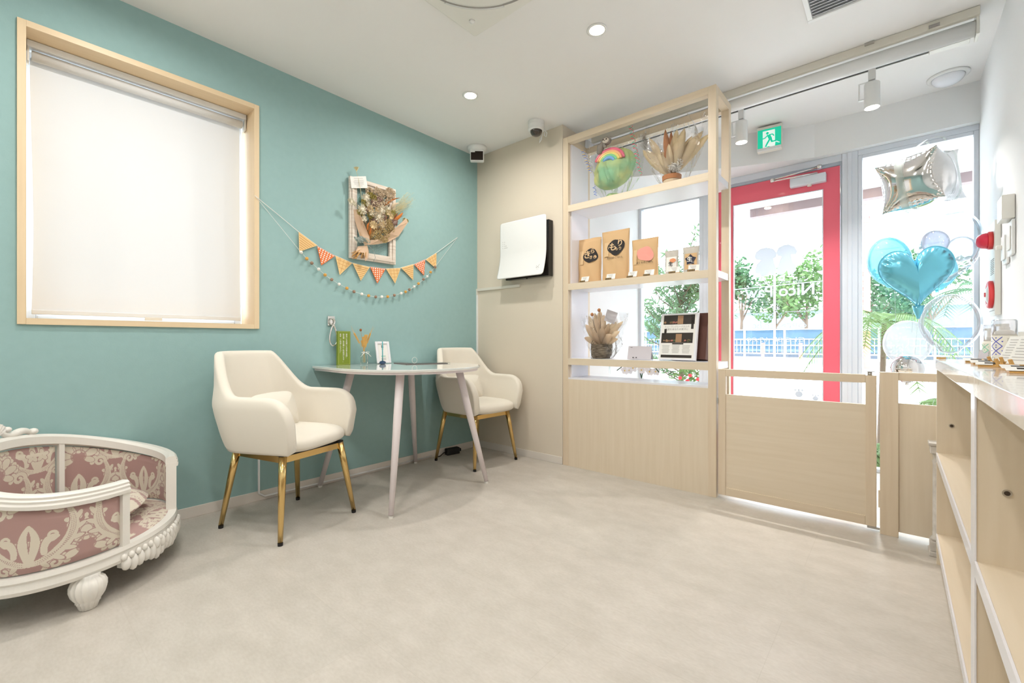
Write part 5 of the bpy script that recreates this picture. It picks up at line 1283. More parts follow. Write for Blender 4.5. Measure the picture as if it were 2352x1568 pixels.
for i, px in enumerate((1343, 1402, 1452, 1490, 1549, 1592)):
    p = atY(px, 640, 2.755); price_card((p.x, 2.755, z2), who[i]+', middle shelf', .12 if i % 2 else -.02)

# --- cellophane wraps
def wrap(name_par, cx, cy, z0, r0, r1, h, seed, top=.12, squash=.62, mt_='cellophane', ears=1):
    r = random.Random(seed); ph = [r.random()*6.28 for _ in range(6)]
    def fn(u, v):
        a = 2*PI*u; k = v**.75; rr = r0+(r1-r0)*math.sin(k*PI*.5); 
        if v > .8: rr *= 1-.25*(v-.8)/.2
        cr = sum(math.sin((3+2*q)*a+ph[q]+v*5*(q % 3)) for q in range(6))*.010*min(1, v*3)*(1+v)
        e = ears*.10*max(0, v-.6)*abs(math.cos(a))**3
        return (cx+(rr+cr+e)*math.cos(a), cy+squash*(rr*.9+cr)*math.sin(a), z0+h*v+.02*math.sin(3*a+ph[0])*v)
    MB().grid(fn, 90, 26, cu=True).build('cellophane_wrap', mt_, name_par, world=True)
def curly(par, p0, p1, cols, R=.010, turns=7, nm='curling_ribbon'):
    p0, p1 = Vector(p0), Vector(p1)
    for j, c in enumerate(cols):
        pts = []; ph = j*2.1
        for i in range(70):
            t = i/69; p = p0.lerp(p1, t); a = ph+turns*2*PI*t; pts.append(p+Vector((R*math.cos(a), R*math.sin(a)*.8, .004*math.sin(a*.5))))
        MB().tube(pts, .0016, 5).build(nm, c, par, world=True, smooth=True)
mat('rib_pink', (238, 100, 120), .5); mat('rib_green', (96, 196, 160), .5); mat('rib_blue', (110, 140, 220), .5); mat('rib_yellow', (240, 206, 120), .5)
z1 = SH[0]
tg = thing('balloon_gift', 'green tulle gift bundle topped by a rainbow and grey sloth balloon, wrapped in cellophane', 'gift', (-1.51, 2.85, z1))
m = translucent('tulle_green', (190, 214, 150), .2); noise_color(m, (158, 208, 168), (220, 222, 150), 7, detail=2, lo=.35, hi=.65)
c0 = atY(1408, 392, 2.85); rb_ = .150
def tul(u, v):
    a, b_ = 2*PI*u, PI*v; w_ = 1+.06*math.sin(5*a+3*b_)*math.sin(b_)+.05*math.sin(9*a)*math.sin(b_)**2
    r_ = math.sin(b_)**.85*(1.0 if b_ > PI/2 else .92); z = -math.cos(b_)
    return (c0.x+.03*z+rb_*w_*r_*math.cos(a), 2.86+.105*w_*r_*math.sin(a), c0.z-.005+(.150 if z > 0 else .115)*z)
MB().grid(lambda u, v: tul(u, min(1, v+1e-9)), 64, 32, cu=True).build('tulle_ball', 'tulle_green', tg, world=True, smooth=True)
MB().lathe([(.052, 0), (.062, .03), (.045, .055)], (c0.x-.005, 2.86, z1), 28, .08, 12).build('tulle_base', 'tulle_green', tg, world=True, smooth=True)
rc_ = atY(1403, 372, 2.80)
for k, (r_, col) in enumerate(((.112, (236, 112, 138)), (.094, (240, 178, 130)), (.076, (230, 214, 124)), (.058, (130, 204, 150)), (.040, (120, 170, 222)))):
    mat('rainbow_%d' % k, col, .3, coat=.5)
    MB().tube([(rc_.x+(r_)*math.cos(a), 2.775-.002*k, rc_.z-.012+(r_*.78)*math.sin(a)) for a in np.linspace(.12, PI-.35, 22)], [.008+.006*math.sin(PI*min(1, (i+.5)/22*1.0)) for i in range(22)], 12).build('rainbow_band', 'rainbow_%d' % k, tg, world=True, smooth=True)
mat('sloth_grey', (140, 132, 124), .4, coat=.4); mat('sloth_face', (214, 204, 190), .4); mat('sloth_dark', (70, 60, 56), .4)
hc = atY(1393, 324, 2.765)
MB().ell(hc, (.036, .026, .030), 22).build('sloth_head', 'sloth_grey', tg, world=True, smooth=True)
MB().ell(hc+Vector((.002, -.013, -.002)), (.026, .016, .020), 18).build('sloth_face', 'sloth_face', tg, world=True, smooth=True)
for sg in (-1, 1): MB().ell(hc+Vector((.002+sg*.011, -.027, .002)), (.007, .004, .005), 12).build('eye_patch', 'sloth_dark', tg, world=True, smooth=True)
MB().ell(hc+Vector((.002, -.030, -.006)), (.004, .003, .003), 10).build('nose', 'sloth_dark', tg, world=True, smooth=True)
MB().tube([hc+Vector((-.02, 0, -.01)), hc+Vector((-.045, -.002, -.03)), hc+Vector((-.055, 0, -.075))], [.020, .026, .020], 12).build('sloth_body', 'sloth_grey', tg, world=True, smooth=True)
MB().tube([hc+Vector((-.015, -.01, -.02)), hc+Vector((.0, -.025, -.045)), hc+Vector((.012, -.028, -.05))], [.010, .010, .008], 10).build('sloth_arm', 'sloth_grey', tg, world=True, smooth=True)
wrap(tg, c0.x+.01, 2.86, z1+.002, .055, .180, .42, 3, squash=.60)
curly(tg, atY(1338, 345, 2.80), atY(1356, 395, 2.80), ['rib_blue', 'rib_yellow'], .014); curly(tg, atY(1448, 290, 2.79), atY(1464, 368, 2.79), ['rib_pink', 'rib_green'], .014)
curly(tg, atY(1364, 428, 2.80), atY(1368, 450, 2.80), ['rib_blue'], .010, 3); curly(tg, atY(1464, 372, 2.79), atY(1472, 400, 2.79), ['rib_green', 'rib_pink'], .010, 3)
# dried flower bouquet on the top shelf
fb_ = thing('wrapped_bouquet', 'bouquet of large cream dried leaves in cellophane at the right of the top shelf', 'bouquet', (-1.09, 2.86, z1))
m = translucent('dry_leaf', (236, 220, 188), .5); noise_color(m, (226, 208, 174), (246, 234, 208), 4, (1, 1, 6)); mat('dry_brown', (176, 120, 80), .75); mat('lace', (226, 222, 214), .9)
b0 = atY(1543, 412, 2.86); 
MB().lathe([(.040, 0), (.052, .045), (.056, .08), (.050, .082)], (b0.x, 2.86, z1), 30).build('pot', 'puff_beige', fb_, world=True, smooth=True)
MB().lathe([(.0545, .055), (.058, .056), (.060, .084), (.0565, .085)], (b0.x, 2.86, z1), 30).build('pot_band', 'dry_brown', fb_, world=True)
o_ = Vector((b0.x, 2.86, z1+.085))
def BL(px, py, y, w_, mt_='dry_leaf', c=0): 
    p = atY(px, py, y); mid = o_.lerp(p, .5)+Vector((0, -.02, .01)); leaf(fb_, o_, mid, p, w_*1.25, mt_, 'dried_leaf', c, (0, 1, .1))
for a in ((1476, 345, 2.84, .030), (1490, 316, 2.86, .022), (1503, 330, 2.82, .020), (1512, 352, 2.80, .020), (1555, 296, 2.83, .026), (1573, 294, 2.80, .030), (1590, 312, 2.85, .024), (1615, 300, 2.84, .030), (1632, 306, 2.87, .026), (1536, 330, 2.79, .018)): BL(*a)
for a in ((1528, 296, 2.83, .022, 'dry_brown', 1.2), (1542, 300, 2.86, .016, 'dry_brown', 1), (1598, 310, 2.86, .014, 'dry_brown', .8), (1487, 352, 2.86, .012, 'dry_brown', .5)): BL(*a)
mb = MB(); rnd = random.Random(2)
for k in range(6): fluff(mb, o_+Vector((rnd.uniform(-.06, .06), -.03, .03+rnd.random()*.03)), .03, 110, .005)
mb.build('lace_filler', 'lace', fb_, world=True)
wrap(fb_, b0.x+.015, 2.865, z1+.002, .055, .165, .43, 9, squash=.55, ears=2)
mb = MB(); mb.obox(atY(1603, 298, 2.80), (.075, .001, .040), (.2, .35, 0)); mb.build('gift_tag', 'clear_plastic', fb_, world=True)
# feather leaf arrangement on the lower shelf
z3 = SH[2]
fa_ = thing('leaf_arrangement', 'fan of pale dried leaves in a twig wrapped pot under cellophane on the lower shelf', 'dried flowers', (-1.60, 2.86, z3))
m = mat('twig', (112, 96, 78), .9); noise_color(m, (70, 58, 46), (158, 144, 124), 30, (1, 1, 5))
tc = atY(1381, 800, 2.86).x; rnd = random.Random(12)
MB().lathe([(.060, 0), (.070, .02), (.072, .075), (.066, .10), (.05, .10)], (tc, 2.86, z3), 32).build('pot', 'twig', fa_, world=True, smooth=True)
mb = MB()
for k in range(90):
    a = rnd.random()*6.28; z = z3+.004+.098*rnd.random(); dz = rnd.gauss(0, .008); pts = [(tc+.0735*math.cos(a+q*.35), 2.86+.0735*math.sin(a+q*.35), max(z3+.002, z+dz*q)) for q in range(4)]; mb.tube(pts, .0016, 4)
mb.build('twig_wrap', 'twig', fa_, world=True)
o_ = Vector((tc, 2.86, z3+.09)); m = translucent('peach_leaf', (240, 224, 200), .5); noise_color(m, (236, 206, 180), (246, 236, 208), 2.5)
for k, (px, py, y, w_) in enumerate(((1345, 745, 2.84, .030), (1352, 725, 2.86, .030), (1366, 718, 2.84, .032), (1378, 712, 2.87, .034), (1388, 722, 2.83, .030), (1400, 742, 2.84, .032), (1416, 738, 2.86, .030), (1432, 737, 2.84, .022), (1424, 760, 2.82, .026), (1360, 760, 2.80, .030), (1385, 752, 2.79, .034), (1405, 768, 2.80, .030), (1342, 775, 2.84, .024), (1420, 778, 2.84, .022))):
    p = atY(px, py, y); leaf(fa_, o_, o_.lerp(p, .55)+Vector((0, -.015, .012)), p, w_, 'peach_leaf', 'dried_leaf', 0, (.1*((k % 3)-1), 1, .1))
for (px, py) in ((1360, 722), (1376, 712)):
    p = atY(px, py, 2.785); MB().tube([o_, p+Vector((.01, 0, -.06)), p], .0012, 5).build('stem', 'sloth_dark', fa_, world=True); MB().ell(p, (.012, .012, .013), 14).build('seed_ball', 'dry_brown', fa_, world=True, smooth=True)
mat('lilac_card', (206, 200, 204), .7)
mb = MB(); mb.obox(atY(1403, 727, 2.82), (.085, .0015, .082), (0, .35, 0)); mb.build('card', 'lilac_card', fa_, world=True)
wrap(fa_, tc+.01, 2.865, z3+.002, .076, .135, .31, 15, squash=.6, ears=2)
# small card and brochure
cc = thing('white_card', 'small folded off white card standing between the leaf arrangement and the brochure', 'card', (-1.31, 2.83, z3))
mb = MB(); mb.obox((0, 0, .046), (.168, .0015, .092), (math.radians(-14), 0, 0)).obox((0, .022, .046), (.160, .0015, .092), (math.radians(14), 0, 0)); 
mb.build('folded_card', 'lilac_card', cc)
mb = MB(); mb.obox((-.04, -.0128, .014), (.010, .0006, .006), (math.radians(-14), 0, 0)).obox((-.018, -.0128, .014), (.008, .0006, .006), (math.radians(-14), 0, 0)).obox((-.06, .0042, .082), (.016, .0006, .002), (math.radians(-14), 0, 0)); mb.build('print', 'ink', cc)
bc = thing('brochure_box', 'white and black pet food brochure leaning on a dark brown box on the lower shelf', 'brochure', (-1.045, 2.86, z3), math.radians(-4))
mat('box_brown', (94, 58, 48), .6); mat('photo_dark', (52, 44, 38), .3); mat('photo_wood', (168, 130, 96), .4); mat('photo_red', (178, 110, 96), .4); mat('photo_green', (84, 96, 62), .4); mat('sleeve', (240, 240, 244), .15, coat=.4)
tl = math.radians(-10); Rb = Euler((tl, 0, 0)).to_matrix()
mb = MB(); mb.obox((.045, .055, .150), (.225, .075, .292), (tl, 0, 0)); mb.build('box', 'box_brown', bc)
BW, BH = .228, .296; BO = Vector((-.005, -.022, .1515))
mb = MB(); mb.obox(BO, (BW+.014, .024, BH+.006), Rb); mb.build('sleeve', 'sleeve', bc, bevel=.003)
def bp(a, b_, off=.0132): return BO+Rb@Vector((BW*(a-.5), -off, BH*(.5-b_)))
def bq(pts, nm, mt_, off=.0132):
    mb = MB()
    for P in pts: mb.add([bp(a, b_, off) for a, b_ in P], [tuple(range(len(P)))])
    return mb.build(nm, mt_, bc)
Rq = lambda a0, b0_, a1, b1: [(a0, b0_), (a1, b0_), (a1, b1), (a0, b1)]
bq([Rq(.02, .02, .98, .985)], 'leaflet', 'paper', .0126)
bq([Rq(.06, .03, .95, .235), Rq(.03, .42, .93, .64), Rq(.86, .03, .93, .34), Rq(.10, .33, .17, .44), Rq(.05, .90, .93, .96), Rq(.36, .645, .68, .672)], 'dark_picture', 'photo_dark')
for r_q in (Rq(.47, .045, .63, .23), Rq(.45, .445, .62, .625)): bq([r_q], 'pouch_picture', 'photo_wood', .0138)
rnd = random.Random(4); P_ = []; P2 = []; P3 = []
for (b_, lo, hi) in ((.20, .08, .86), (.60, .06, .90)):
    for k in range(12):
        a = rnd.uniform(lo, hi); r_ = .018+.016*rnd.random(); q = [(a+r_*1.4*math.cos(t), b_-.02*rnd.random()+r_*.8*math.sin(t)) for t in np.linspace(0, 6.28, 9)[:-1]]; [P_, P2, P3][k % 3].append(q)
bq(P_, 'meat_picture', 'photo_red', .0136); bq(P2, 'herb_picture', 'photo_green', .0136); bq(P3, 'grain_picture', 'photo_wood', .0136)
uxb, uyb = Rb@Vector((1, 0, 0)), Rb@Vector((0, 0, 1)); mb = MB()
text_on(mb, 'ヒューマングレード以上の', .020, bp(.46, .285), uxb, uyb, fit=.158); text_on(mb, '品質をあなたの愛犬に', .020, bp(.46, .345), uxb, uyb, fit=.150)
for a in (.18, .47, .76):
    for k in range(6): q = bp(a, .70+.03*k); mb.obox(q, (.050-.004*(k % 3), .0005, .0022), Rb)
mb.build('leaflet_text', 'grey_ink', bc)
mb = MB(); vtext(mb, '素材にこだわる', bp(.895, .07, .0142).x, bp(.895, .07, .0142).y, bp(.895, .07).z, .0105, .010); mb.build('side_text', 'white_print', bc)

# ================================================================ ENTRANCE : orchid, vase, balloons
oc = thing('orchid', 'white orchid in bloom standing behind the display shelf by the window', 'plant', (atY(1475, 860, 3.45).x, 3.45, 0))
x0 = oc.location.x; mat('orchid_white', (244, 240, 246), .6, sss=0); mat('orchid_yellow', (226, 190, 90), .6); mat('pot_ivory', (232, 228, 220), .4)
MB().lathe([(.07, 0), (.10, .20), (.105, .21), (.095, .205), (.09, .16), (0, .16)], (x0, 3.45, 0), 32).build('pot', 'pot_ivory', oc, world=True, smooth=True)
mb = MB()
for sg in (-1, 1): mb.tube([(x0, 3.45, .16), (x0-.03*sg, 3.45, .45), (x0+sg*.02, 3.43, .70), (x0+.10*sg, 3.40, .73), (x0+.18*sg, 3.36, .66)], .004, 6)
mb.build('stem', 'leaf_b', oc, world=True, smooth=True)
rnd = random.Random(31)
for k in range(13):
    p = Vector((x0-.10+.022*k, 3.37+rnd.uniform(-.02, .02), .70+rnd.uniform(-.045, .045))); mb = MB()
    for j in range(5):
        a = 6.28*j/5+.3+rnd.random()*.2; d = Vector((math.cos(a), -.25, math.sin(a))); s3 = Vector((-math.sin(a), 0, math.cos(a))); L = .032 if j % 2 else .038
        mb.add([p, p+d*L*.5+s3*.018, p+d*L*.9+s3*.010, p+d*L, p+d*L*.9-s3*.010, p+d*L*.5-s3*.018], [(0, 1, 2, 3, 4, 5)])
    f = mb.build('flower', 'orchid_white', oc, world=True, solid=.0008); mb = MB().ell(p+Vector((0, -.010, -.002)), (.005, .006, .006), 10); c = mb.build('flower_centre', 'orchid_yellow', oc, world=True, smooth=True)
mb = MB()
for sg in (-1, 1): leaf(oc, (x0, 3.45, .20), (x0+sg*.09, 3.43, .32), (x0+sg*.17, 3.42, .22), .03, 'leaf_b', 'leaf', 0, (0, 1, 0))
gv = thing('clear_vase', 'tall clear glass vase behind the left end of the display shelf', 'vase', (atY(1388, 860, 3.4).x, 3.40, 0))
MB().lathe([(.06, .004), (.06, .01), (.045, .40), (.055, .735), (.053, .735), (.043, .40), (.055, .016), (.0, .016)], (gv.location.x, 3.40, 0), 28).build('glass', 'vase_glass', gv, world=True, smooth=True)

WT = Vector((.02, 3.42, .0))
# weight for the strings
wtt = thing('balloon_weight', 'small silver weight on the floor holding the balloon ribbons', 'weight', WT)
MB().lathe([(.05, 0), (.055, .01), (.045, .045), (.0, .05)], WT, 24).build('body', 'silver_foil', wtt, world=True, smooth=True)
def string_to(par, p0, anchor=WT): 
    p0 = Vector(p0); MB().tube([p0, p0.lerp(anchor, .5)+Vector((0, .01, 0)), anchor+Vector((0, 0, .045))], .0011, 5).build('ribbon_string', 'sheer_ribbon', wtt, world=True)
def balloon(label, px, py, y, r, mt_, squash=1.0, tip=True, cat='balloon', rot=0, name='balloon', inside=()):
    c = atY(px, py, y); t = thing(name, label, cat, c-Vector((0, 0, r*squash)))
    R = Euler((0, rot, 0)).to_matrix()
    def fn(u, v):
        a, b_ = 2*PI*u, PI*v; z = -math.cos(b_); k = 1+.10*min(0, z)*0
        neck = (1-.22*max(0, -z)**3); return c+R@Vector((r*neck*math.sin(b_)*math.cos(a), r*neck*math.sin(b_)*math.sin(a), r*squash*(z-(.06 if z < -.9 else 0))))
    MB().grid(fn, 56, 40, cu=True).build('skin', mt_, t, world=True, smooth=True)
    bt = c+R@Vector((0, 0, -r*squash*1.04))
    if tip: MB().lathe([(.003, .008), (.006, 0), (.010, -.010)], bt, 14).build('knot', mt_, t, world=True, smooth=True)
    string_to(t, bt+Vector((0, 0, -.008)))
    return t, c
balloon('pale turquoise balloon behind the left side of the heart balloon', 2043, 602, 3.50, .106, 'cyan_latex', 1.42, rot=-.15)
balloon('pale turquoise balloon behind the right side of the heart balloon', 2152, 622, 3.56, .088, 'cyan_latex', 1.25)
t, c = balloon('large clear bubble balloon above the heart balloon with small balloons inside', 2181, 566, 3.36, .126, 'bubble_film', 1.48, rot=.2)
for (px, py, r_, mt_, lb) in ((2148, 556, .058, 'pearl_latex', 'small pearly grey balloon inside the upper clear bubble'), (2208, 571, .060, 'white_latex', 'small white balloon inside the upper clear bubble')):
    q = atY(px, py, 3.33); tag(MB().ell(q, (r_, r_*.9, r_*1.1), 36, Euler((0, -.25, 0)).to_matrix()).build('balloon', mt_, smooth=True), lb, 'balloon')
t, c = balloon('clear bubble balloon at lower right of the heart balloon', 2181, 742, 3.30, .123, 'bubble_film', 1.24)
balloon('white see through balloon at lower left below the heart balloon', 2083, 788, 3.50, .111, 'white_latex', 1.2)
t, c = balloon('round silver mirror balloon just above the fixed gate panel', 2083, 846, 3.25, .074, 'silver_foil', 1.02)
# heart
hc_ = atY(2104, 640, 3.22); ht = thing('heart_balloon', 'shiny teal foil heart balloon in the middle of the balloon cluster', 'balloon', hc_-Vector((0, 0, .2)))
def hout(a):
    x = 16*math.sin(a)**3; y = 13*math.cos(a)-5*math.cos(2*a)-2*math.cos(3*a)-math.cos(4*a); return x/16.5, (y+2.2)/15.5
HR = Euler((.1, -math.radians(4), math.radians(8))).to_matrix()
def hfn(side):
    def f(u, v):
        a = 2*PI*u; x, z = hout(a); r_ = v; th = (1-r_**2.6)**.62 if v < 1 else 0
        cr = .010*math.sin(34*a)*max(0, (r_-.72)/.28)**1.5*(1-r_**12)
        k = .222
        return hc_+HR@Vector((x*r_*.157, side*(.062*th+cr), z*r_*.172+.014*(1-r_)))
    return f
MB().grid(hfn(-1), 200, 40, cu=True).build('front', 'teal_foil', ht, world=True, smooth=True); MB().grid(hfn(1), 200, 40, cu=True).build('back', 'teal_foil', ht, world=True, smooth=True)
mb = MB(); mb.add([hc_+HR@Vector((hout(a)[0]*s_*.157, 0, hout(a)[1]*s_*.172)) for s_ in (.985, 1.03) for a in np.linspace(0, 2*PI, 121)[:-1]], [(i, (i+1) % 120, 120+(i+1) % 120, 120+i) for i in range(120)]); mb.build('seam', 'teal_foil', ht, world=True)
bt = hc_+HR@Vector((0, 0, -.165)); MB().tube([bt+Vector((0, 0, .02)), bt+Vector((0, 0, -.01)), bt+Vector((0, 0, -.038)), bt+Vector((0, 0, -.05))], [.026, .020, .009, .006], 14).build('neck', 'teal_foil', ht, world=True, smooth=True)
string_to(ht, bt+Vector((0, 0, -.05)))
# silver cube
cc_ = atY(2112, 419, 3.38); cb = thing('cube_balloon', 'silver foil cube balloon tied with a sheer ribbon at the top of the cluster', 'balloon', cc_-Vector((0, 0, .15)))
CR = Euler((math.radians(6), math.radians(-5), math.radians(-24))).to_matrix(); hx_, hy_, hz_ = .140, .125, .138
def cface(ax_, sg):
    def f(u, v):
        a, b_ = 2*u-1, 2*v-1; p = [0, 0, 0]; p[ax_] = sg*(1-0*.1); o = [i for i in range(3) if i != ax_]; p[o[0]] = a; p[o[1]] = b_
        # edges bow inwards, faces bulge
        e = (1-a*a)*(1-b_*b_); q = Vector(p); q[ax_] *= .86+.24*e**.7+.14*(abs(a)*abs(b_))**2
        q[o[0]] *= (1-.13*(1-b_*b_)*abs(a)**3); q[o[1]] *= (1-.13*(1-a*a)*abs(b_)**3)
        cr = .010*math.sin(a*38)*(abs(b_)**8)*(1-abs(a)**6)+.010*math.sin(b_*38)*(abs(a)**8)*(1-abs(b_)**6)
        q[ax_] += sg*cr*(1 if max(abs(a), abs(b_)) < .999 else 0)
        return cc_+CR@Vector((q.x*hx_, q.y*hy_, q.z*hz_))
    return f
for ax_ in range(3):
    for sg in (-1, 1): MB().grid(cface(ax_, sg), 56, 56).build('foil_face', 'silver_foil', cb, world=True, smooth=True)
def band(fn_, w_, nm='ribbon'):
    mb = MB(); n = 60
    for i in range(n):
        p, d = fn_(2*PI*i/n); p = Vector(p); d = Vector(d)
        for k in (-.5, .5): mb.v.append(cc_+CR@(p+d*w_*k))
    for i in range(n): j = (i+1) % n; mb.f.append((2*i, 2*i+1, 2*j+1, 2*j))
    return mb.build(nm, 'sheer_ribbon', cb, world=True, smooth=True)
se = lambda t, p=.45: math.copysign(abs(t)**p, t)
band(lambda a: ((-.03, hy_*1.13*se(math.cos(a)), hz_*1.15*se(math.sin(a))), (1, 0, 0)), .034); band(lambda a: ((hx_*1.13*se(math.cos(a)), .02, hz_*1.15*se(math.sin(a))), (0, 1, 0)), .030)
mb = MB()
for (pts) in (((-.03, 0, .165), (.02, -.02, .195), (.08, -.02, .215), (.135, 0, .195), (.135, .01, .14), (.07, 0, .155), (-.02, 0, .165)), ((-.03, 0, .165), (-.09, -.02, .180), (-.14, -.02, .165), (-.12, 0, .150), (-.04, 0, .16)), ((-.03, 0, .165), (.02, -.02, .19), (.06, -.02, .205), (.07, 0, .185), (.0, 0, .165))):
    P = [cc_+CR@Vector(p) for p in pts]; Q2 = []
    for i in range(len(P)-1):
        for k in range(6): Q2.append(P[i].lerp(P[i+1], k/6))
    for _ in range(6): Q2 = [Q2[0]]+[(Q2[i-1]+Q2[i]*2+Q2[i+1])/4 for i in range(1, len(Q2)-1)]+[Q2[-1]]
    n0 = len(mb.v); wv = CR@Vector((0, .014, .004))
    for p in Q2: mb.v += [p-wv, p+wv]
    for i in range(len(Q2)-1): mb.f.append((n0+2*i, n0+2*i+1, n0+2*i+3, n0+2*i+2))
mb.build('bow', 'sheer_ribbon', cb, world=True, smooth=True)
string_to(cb, cc_-Vector((0, 0, .16)))

# ================================================================ ON THE COUNTER
TOP = CT+.0002
def onC(px, py): return atZ(px, py, TOP)
def wblock(px, py, label, rz=0):
    p = onC(px, py); t = thing('price_block', label, 'price tag', p, rz, 'wooden price blocks on the counter')
    MB().prism([(-.017, 0), (.017, 0), (.017, .011), (.008, .012), (-.012, .005), (-.017, .0025)], -.022, .022, lambda x, y, z: (z, x, y)).build('wooden_block', 'yellow_wood', t)
    mb = MB(); mb.obox((-.010, -.003, .0098), (.034, .026, .0008), (math.radians(17), 0, 0)); mb.build('card', 'paper', t)
    mb = MB(); mb.obox((.004, -.002, .0106), (.026, .010, .0008), (math.radians(17), 0, 0)); mb.build('black_label', 'black_sticker', t); return t
wblock(2238, 832, 'small wooden price block on the counter nearest its far end'); wblock(2256, 837, 'small wooden price block, middle of the three in front of the bottles', .1); wblock(2272, 842, 'small wooden price block, nearest of the three in front of the bottles', -.1)
wblock(2334, 851, 'small wooden price block in front of the easels at the photo edge', .1); wblock(2349, 857, 'small wooden price block at the very right edge of the photo', 0)
mat('bottle_white', (238, 232, 218), .35); mat('pump_white', (236, 232, 224), .4); mat('blue_print', (62, 72, 190), .5); mat('mint_print', (120, 204, 170), .5)
def bottle(name, label, px, py, r, h1, h2, printm, cap_r):
    p = onC(px, py); p.y += 0; t = thing(name, label, 'bottle', p)
    MB().lathe([(r*.93, 0), (r, .003), (r, h1*.8), (r*.96, h1*.86), (r*.72, h1*.96), (r*.45, h1), (0, h1)], (0, 0, 0), 36).build('body', 'bottle_white', t, smooth=True)
    MB().lathe([(r*.42, h1), (r*.42, h1+.010), (r*.34, h1+.011), (r*.34, h2*.95), (0, h2*.95)], (0, 0, 0), 24).build('pump_collar', 'pump_white', t, smooth=False)
    mb = MB().lathe([(r*.36, h2*.86), (r*.36, h2*.96), (0, h2*.97)], (0, 0, 0), 20); mb.box(-r*.7, 0, -r*.16, r*.16, h2*.90, h2*.96); mb.build('pump_head', 'pump_white', t)
    MB().lathe([(cap_r, h1*.80), (cap_r, h2*1.04), (cap_r*.9, h2*1.07), (0, h2*1.07), (0, h2*1.065), (cap_r*.9, h2*1.065), (cap_r*.97, h2*1.035), (cap_r*.97, h1*.80)], (0, 0, 0), 36).build('clear_cap', 'clear_plastic', t, smooth=True)
    mb = MB(); cyl_ = lambda p_: Vector(((r+.0006)*math.cos(p_.x/r-2.25), (r+.0006)*math.sin(p_.x/r-2.25), p_.z))
    def ln(a, b_, w_=.0022):
        for i in range(10):
            t0, t1 = i/10, (i+1)/10; A_, B_ = Vector(a).lerp(Vector(b_), t0), Vector(a).lerp(Vector(b_), t1); d = (B_-A_).normalized(); n_ = Vector((-d.z, 0, d.x))*w_*.5; mb.add([cyl_(q) for q in (A_-n_, A_+n_, B_+n_, B_-n_)], [(0, 1, 2, 3)])
    cell = h1*.30; x0_, z0_ = -cell*.6, h1*.18
    for k in range(2):
        ln((x0_, 0, z0_+cell*k), (x0_+cell, 0, z0_+cell*(k+1))); ln((x0_+cell, 0, z0_+cell*k), (x0_, 0, z0_+cell*(k+1)))
        for (dx, dz) in ((.5, .12), (.5, .88), (0, .5), (1, .5)):
            c_ = Vector((x0_+cell*dx, 0, z0_+cell*(k+dz))); q = h1*.022; mb.add([cyl_(c_+Vector(v_)) for v_ in ((0, 0, -q), (q, 0, q*.3), (q*.5, 0, q), (0, 0, q*.4), (-q*.5, 0, q), (-q, 0, q*.3))], [(0, 1, 2, 3, 4, 5)])
    mb.build('print', printm, t)
    mb = MB()
    for k in range(9): a = Vector((x0_+cell*1.35, 0, h1*.72-k*h1*.05)); ln(a, a+Vector((cell*.6, 0, 0)), .0009)
    ln((x0_+.001, 0, h1*.06), (x0_+.004, 0, h1*.14), .001); ln((x0_+.004, 0, h1*.14), (x0_+.010, 0, h1*.12), .001); ln((x0_+.012, 0, h1*.05), (x0_+.012, 0, h1*.12), .001)
    mb.build('small_print', 'ink', t); return t
bottle('pump_bottle', 'white pump bottle with a blue lattice print and clear cap on the counter', 2307, 829, .0330, .112, .140, 'blue_print', .0325)
bottle('spray_bottle', 'slimmer white bottle with a mint green lattice print behind the blue printed one', 2273, 826, .0215, .078, .126, 'mint_print', .0175)
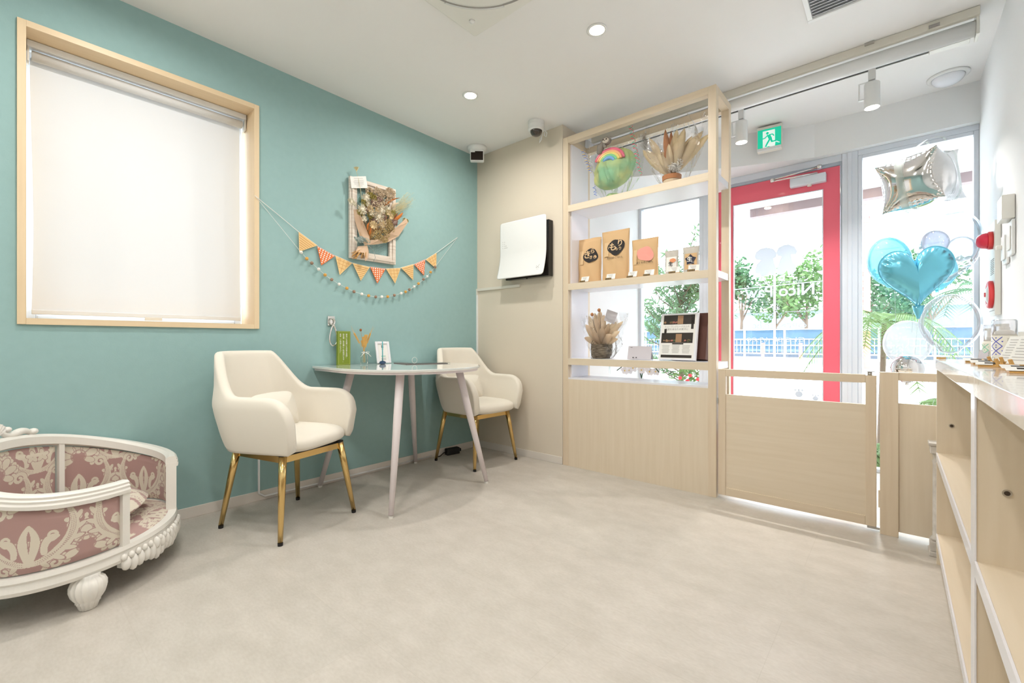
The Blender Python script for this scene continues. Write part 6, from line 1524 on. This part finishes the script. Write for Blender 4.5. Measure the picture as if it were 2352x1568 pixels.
def easel(px, py, label, rz=0):
    p = onC(px, py); t = thing('card_easel', label, 'easel', p, rz, 'small wooden easels on the counter')
    tl_ = math.radians(-24); Rm = Euler((tl_, 0, 0)).to_matrix()
    for sx in (-.022, .022):
        mb = MB().obox((sx, .008, .037), (.007, .007, .078), Rm); mb.obox((sx, -.022, .006), (.008, .050, .009), (0, 0, 0)); mb.obox((sx, -.046, .014), (.008, .006, .022), (math.radians(20), 0, 0)); mb.build('upright', 'yellow_wood', t, bevel=.001)
        mb = MB().obox((sx*.5, .034, .030), (.006, .005, .064), (math.radians(26), 0, 0)); mb.build('back_leg', 'yellow_wood', t)
    MB().obox((0, .012, .046), (.064, .006, .008), Rm).build('cross_bar', 'yellow_wood', t)
    mb = MB().obox((0, -.002, .048), (.066, .0025, .082), Rm); mb.build('card', 'paper', t)
    mb = MB()
    for k in range(8): mb.obox(Vector((0, -.002, .048))+Rm@Vector((-.003, -.0018, .030-.0085*k)), (.044-.005*(k % 3), .0005, .0022), Rm)
    mb.build('card_text', 'faint_ink', t); return t
easel(2330, 838, 'small wooden easel with a white card beside the blue printed bottle', math.radians(-62)); easel(2356, 846, 'small wooden easel with a white card at the right edge of the photo', math.radians(-62))
lf = thing('leaflet_holder', 'clear holder with pale leaflets behind the bottles on the counter', 'holder', onC(2350, 829), math.radians(-40))
mb = MB().obox((0, .012, .055), (.09, .002, .11), (math.radians(-14), 0, 0)); mb.build('back_plate', 'clear_plastic', lf)
mb = MB().obox((0, .006, .056), (.082, .008, .10), (math.radians(-14), 0, 0)); mb.build('leaflets', 'paper', lf)
MB().box(-.045, .045, -.016, .030, 0, .003).build('foot', 'clear_plastic', lf)
lf = thing('price_stand', 'clear acrylic price stand at the far end of the counter', 'holder', onC(2258, 826), math.radians(-40))
mb = MB().obox((0, .004, .020), (.034, .0015, .040), (math.radians(-14), 0, 0)); mb.build('plate', 'clear_plastic', lf); mb = MB().obox((0, .002, .021), (.030, .0006, .034), (math.radians(-14), 0, 0)); mb.build('card', 'lilac_card', lf); MB().box(-.017, .017, -.010, .014, 0, .002).build('foot', 'clear_plastic', lf)
ah = thing('acrylic_holder', 'clear purple edged leaflet holder on the middle shelf of the counter', 'holder', (.325, 2.30, .4525), math.radians(-80))
mat('violet_edge', (150, 132, 176), .2)
mb = MB().obox((0, .016, .060), (.10, .003, .118), (math.radians(-16), 0, 0)); mb.build('back_plate', 'clear_plastic', ah); mb = MB().obox((0, .010, .056), (.088, .004, .10), (math.radians(-16), 0, 0)); mb.build('leaflet', 'paper', ah)
MB().box(-.05, .05, -.03, .006, 0, .003).build('foot', 'clear_plastic', ah); mb = MB().obox((-.0505, .016, .060), (.002, .004, .118), (math.radians(-16), 0, 0)); mb.obox((0, -.029, .008), (.10, .003, .014), (0, 0, 0)); mb.build('edge', 'violet_edge', ah)
tag(MB().obox((.135, 2.488, TOP+.004), (.028, .012, .007), (0, 0, 0)).build('wood_clip', 'yellow_wood'), 'tiny wooden clip on the far front corner of the countertop', 'clip')
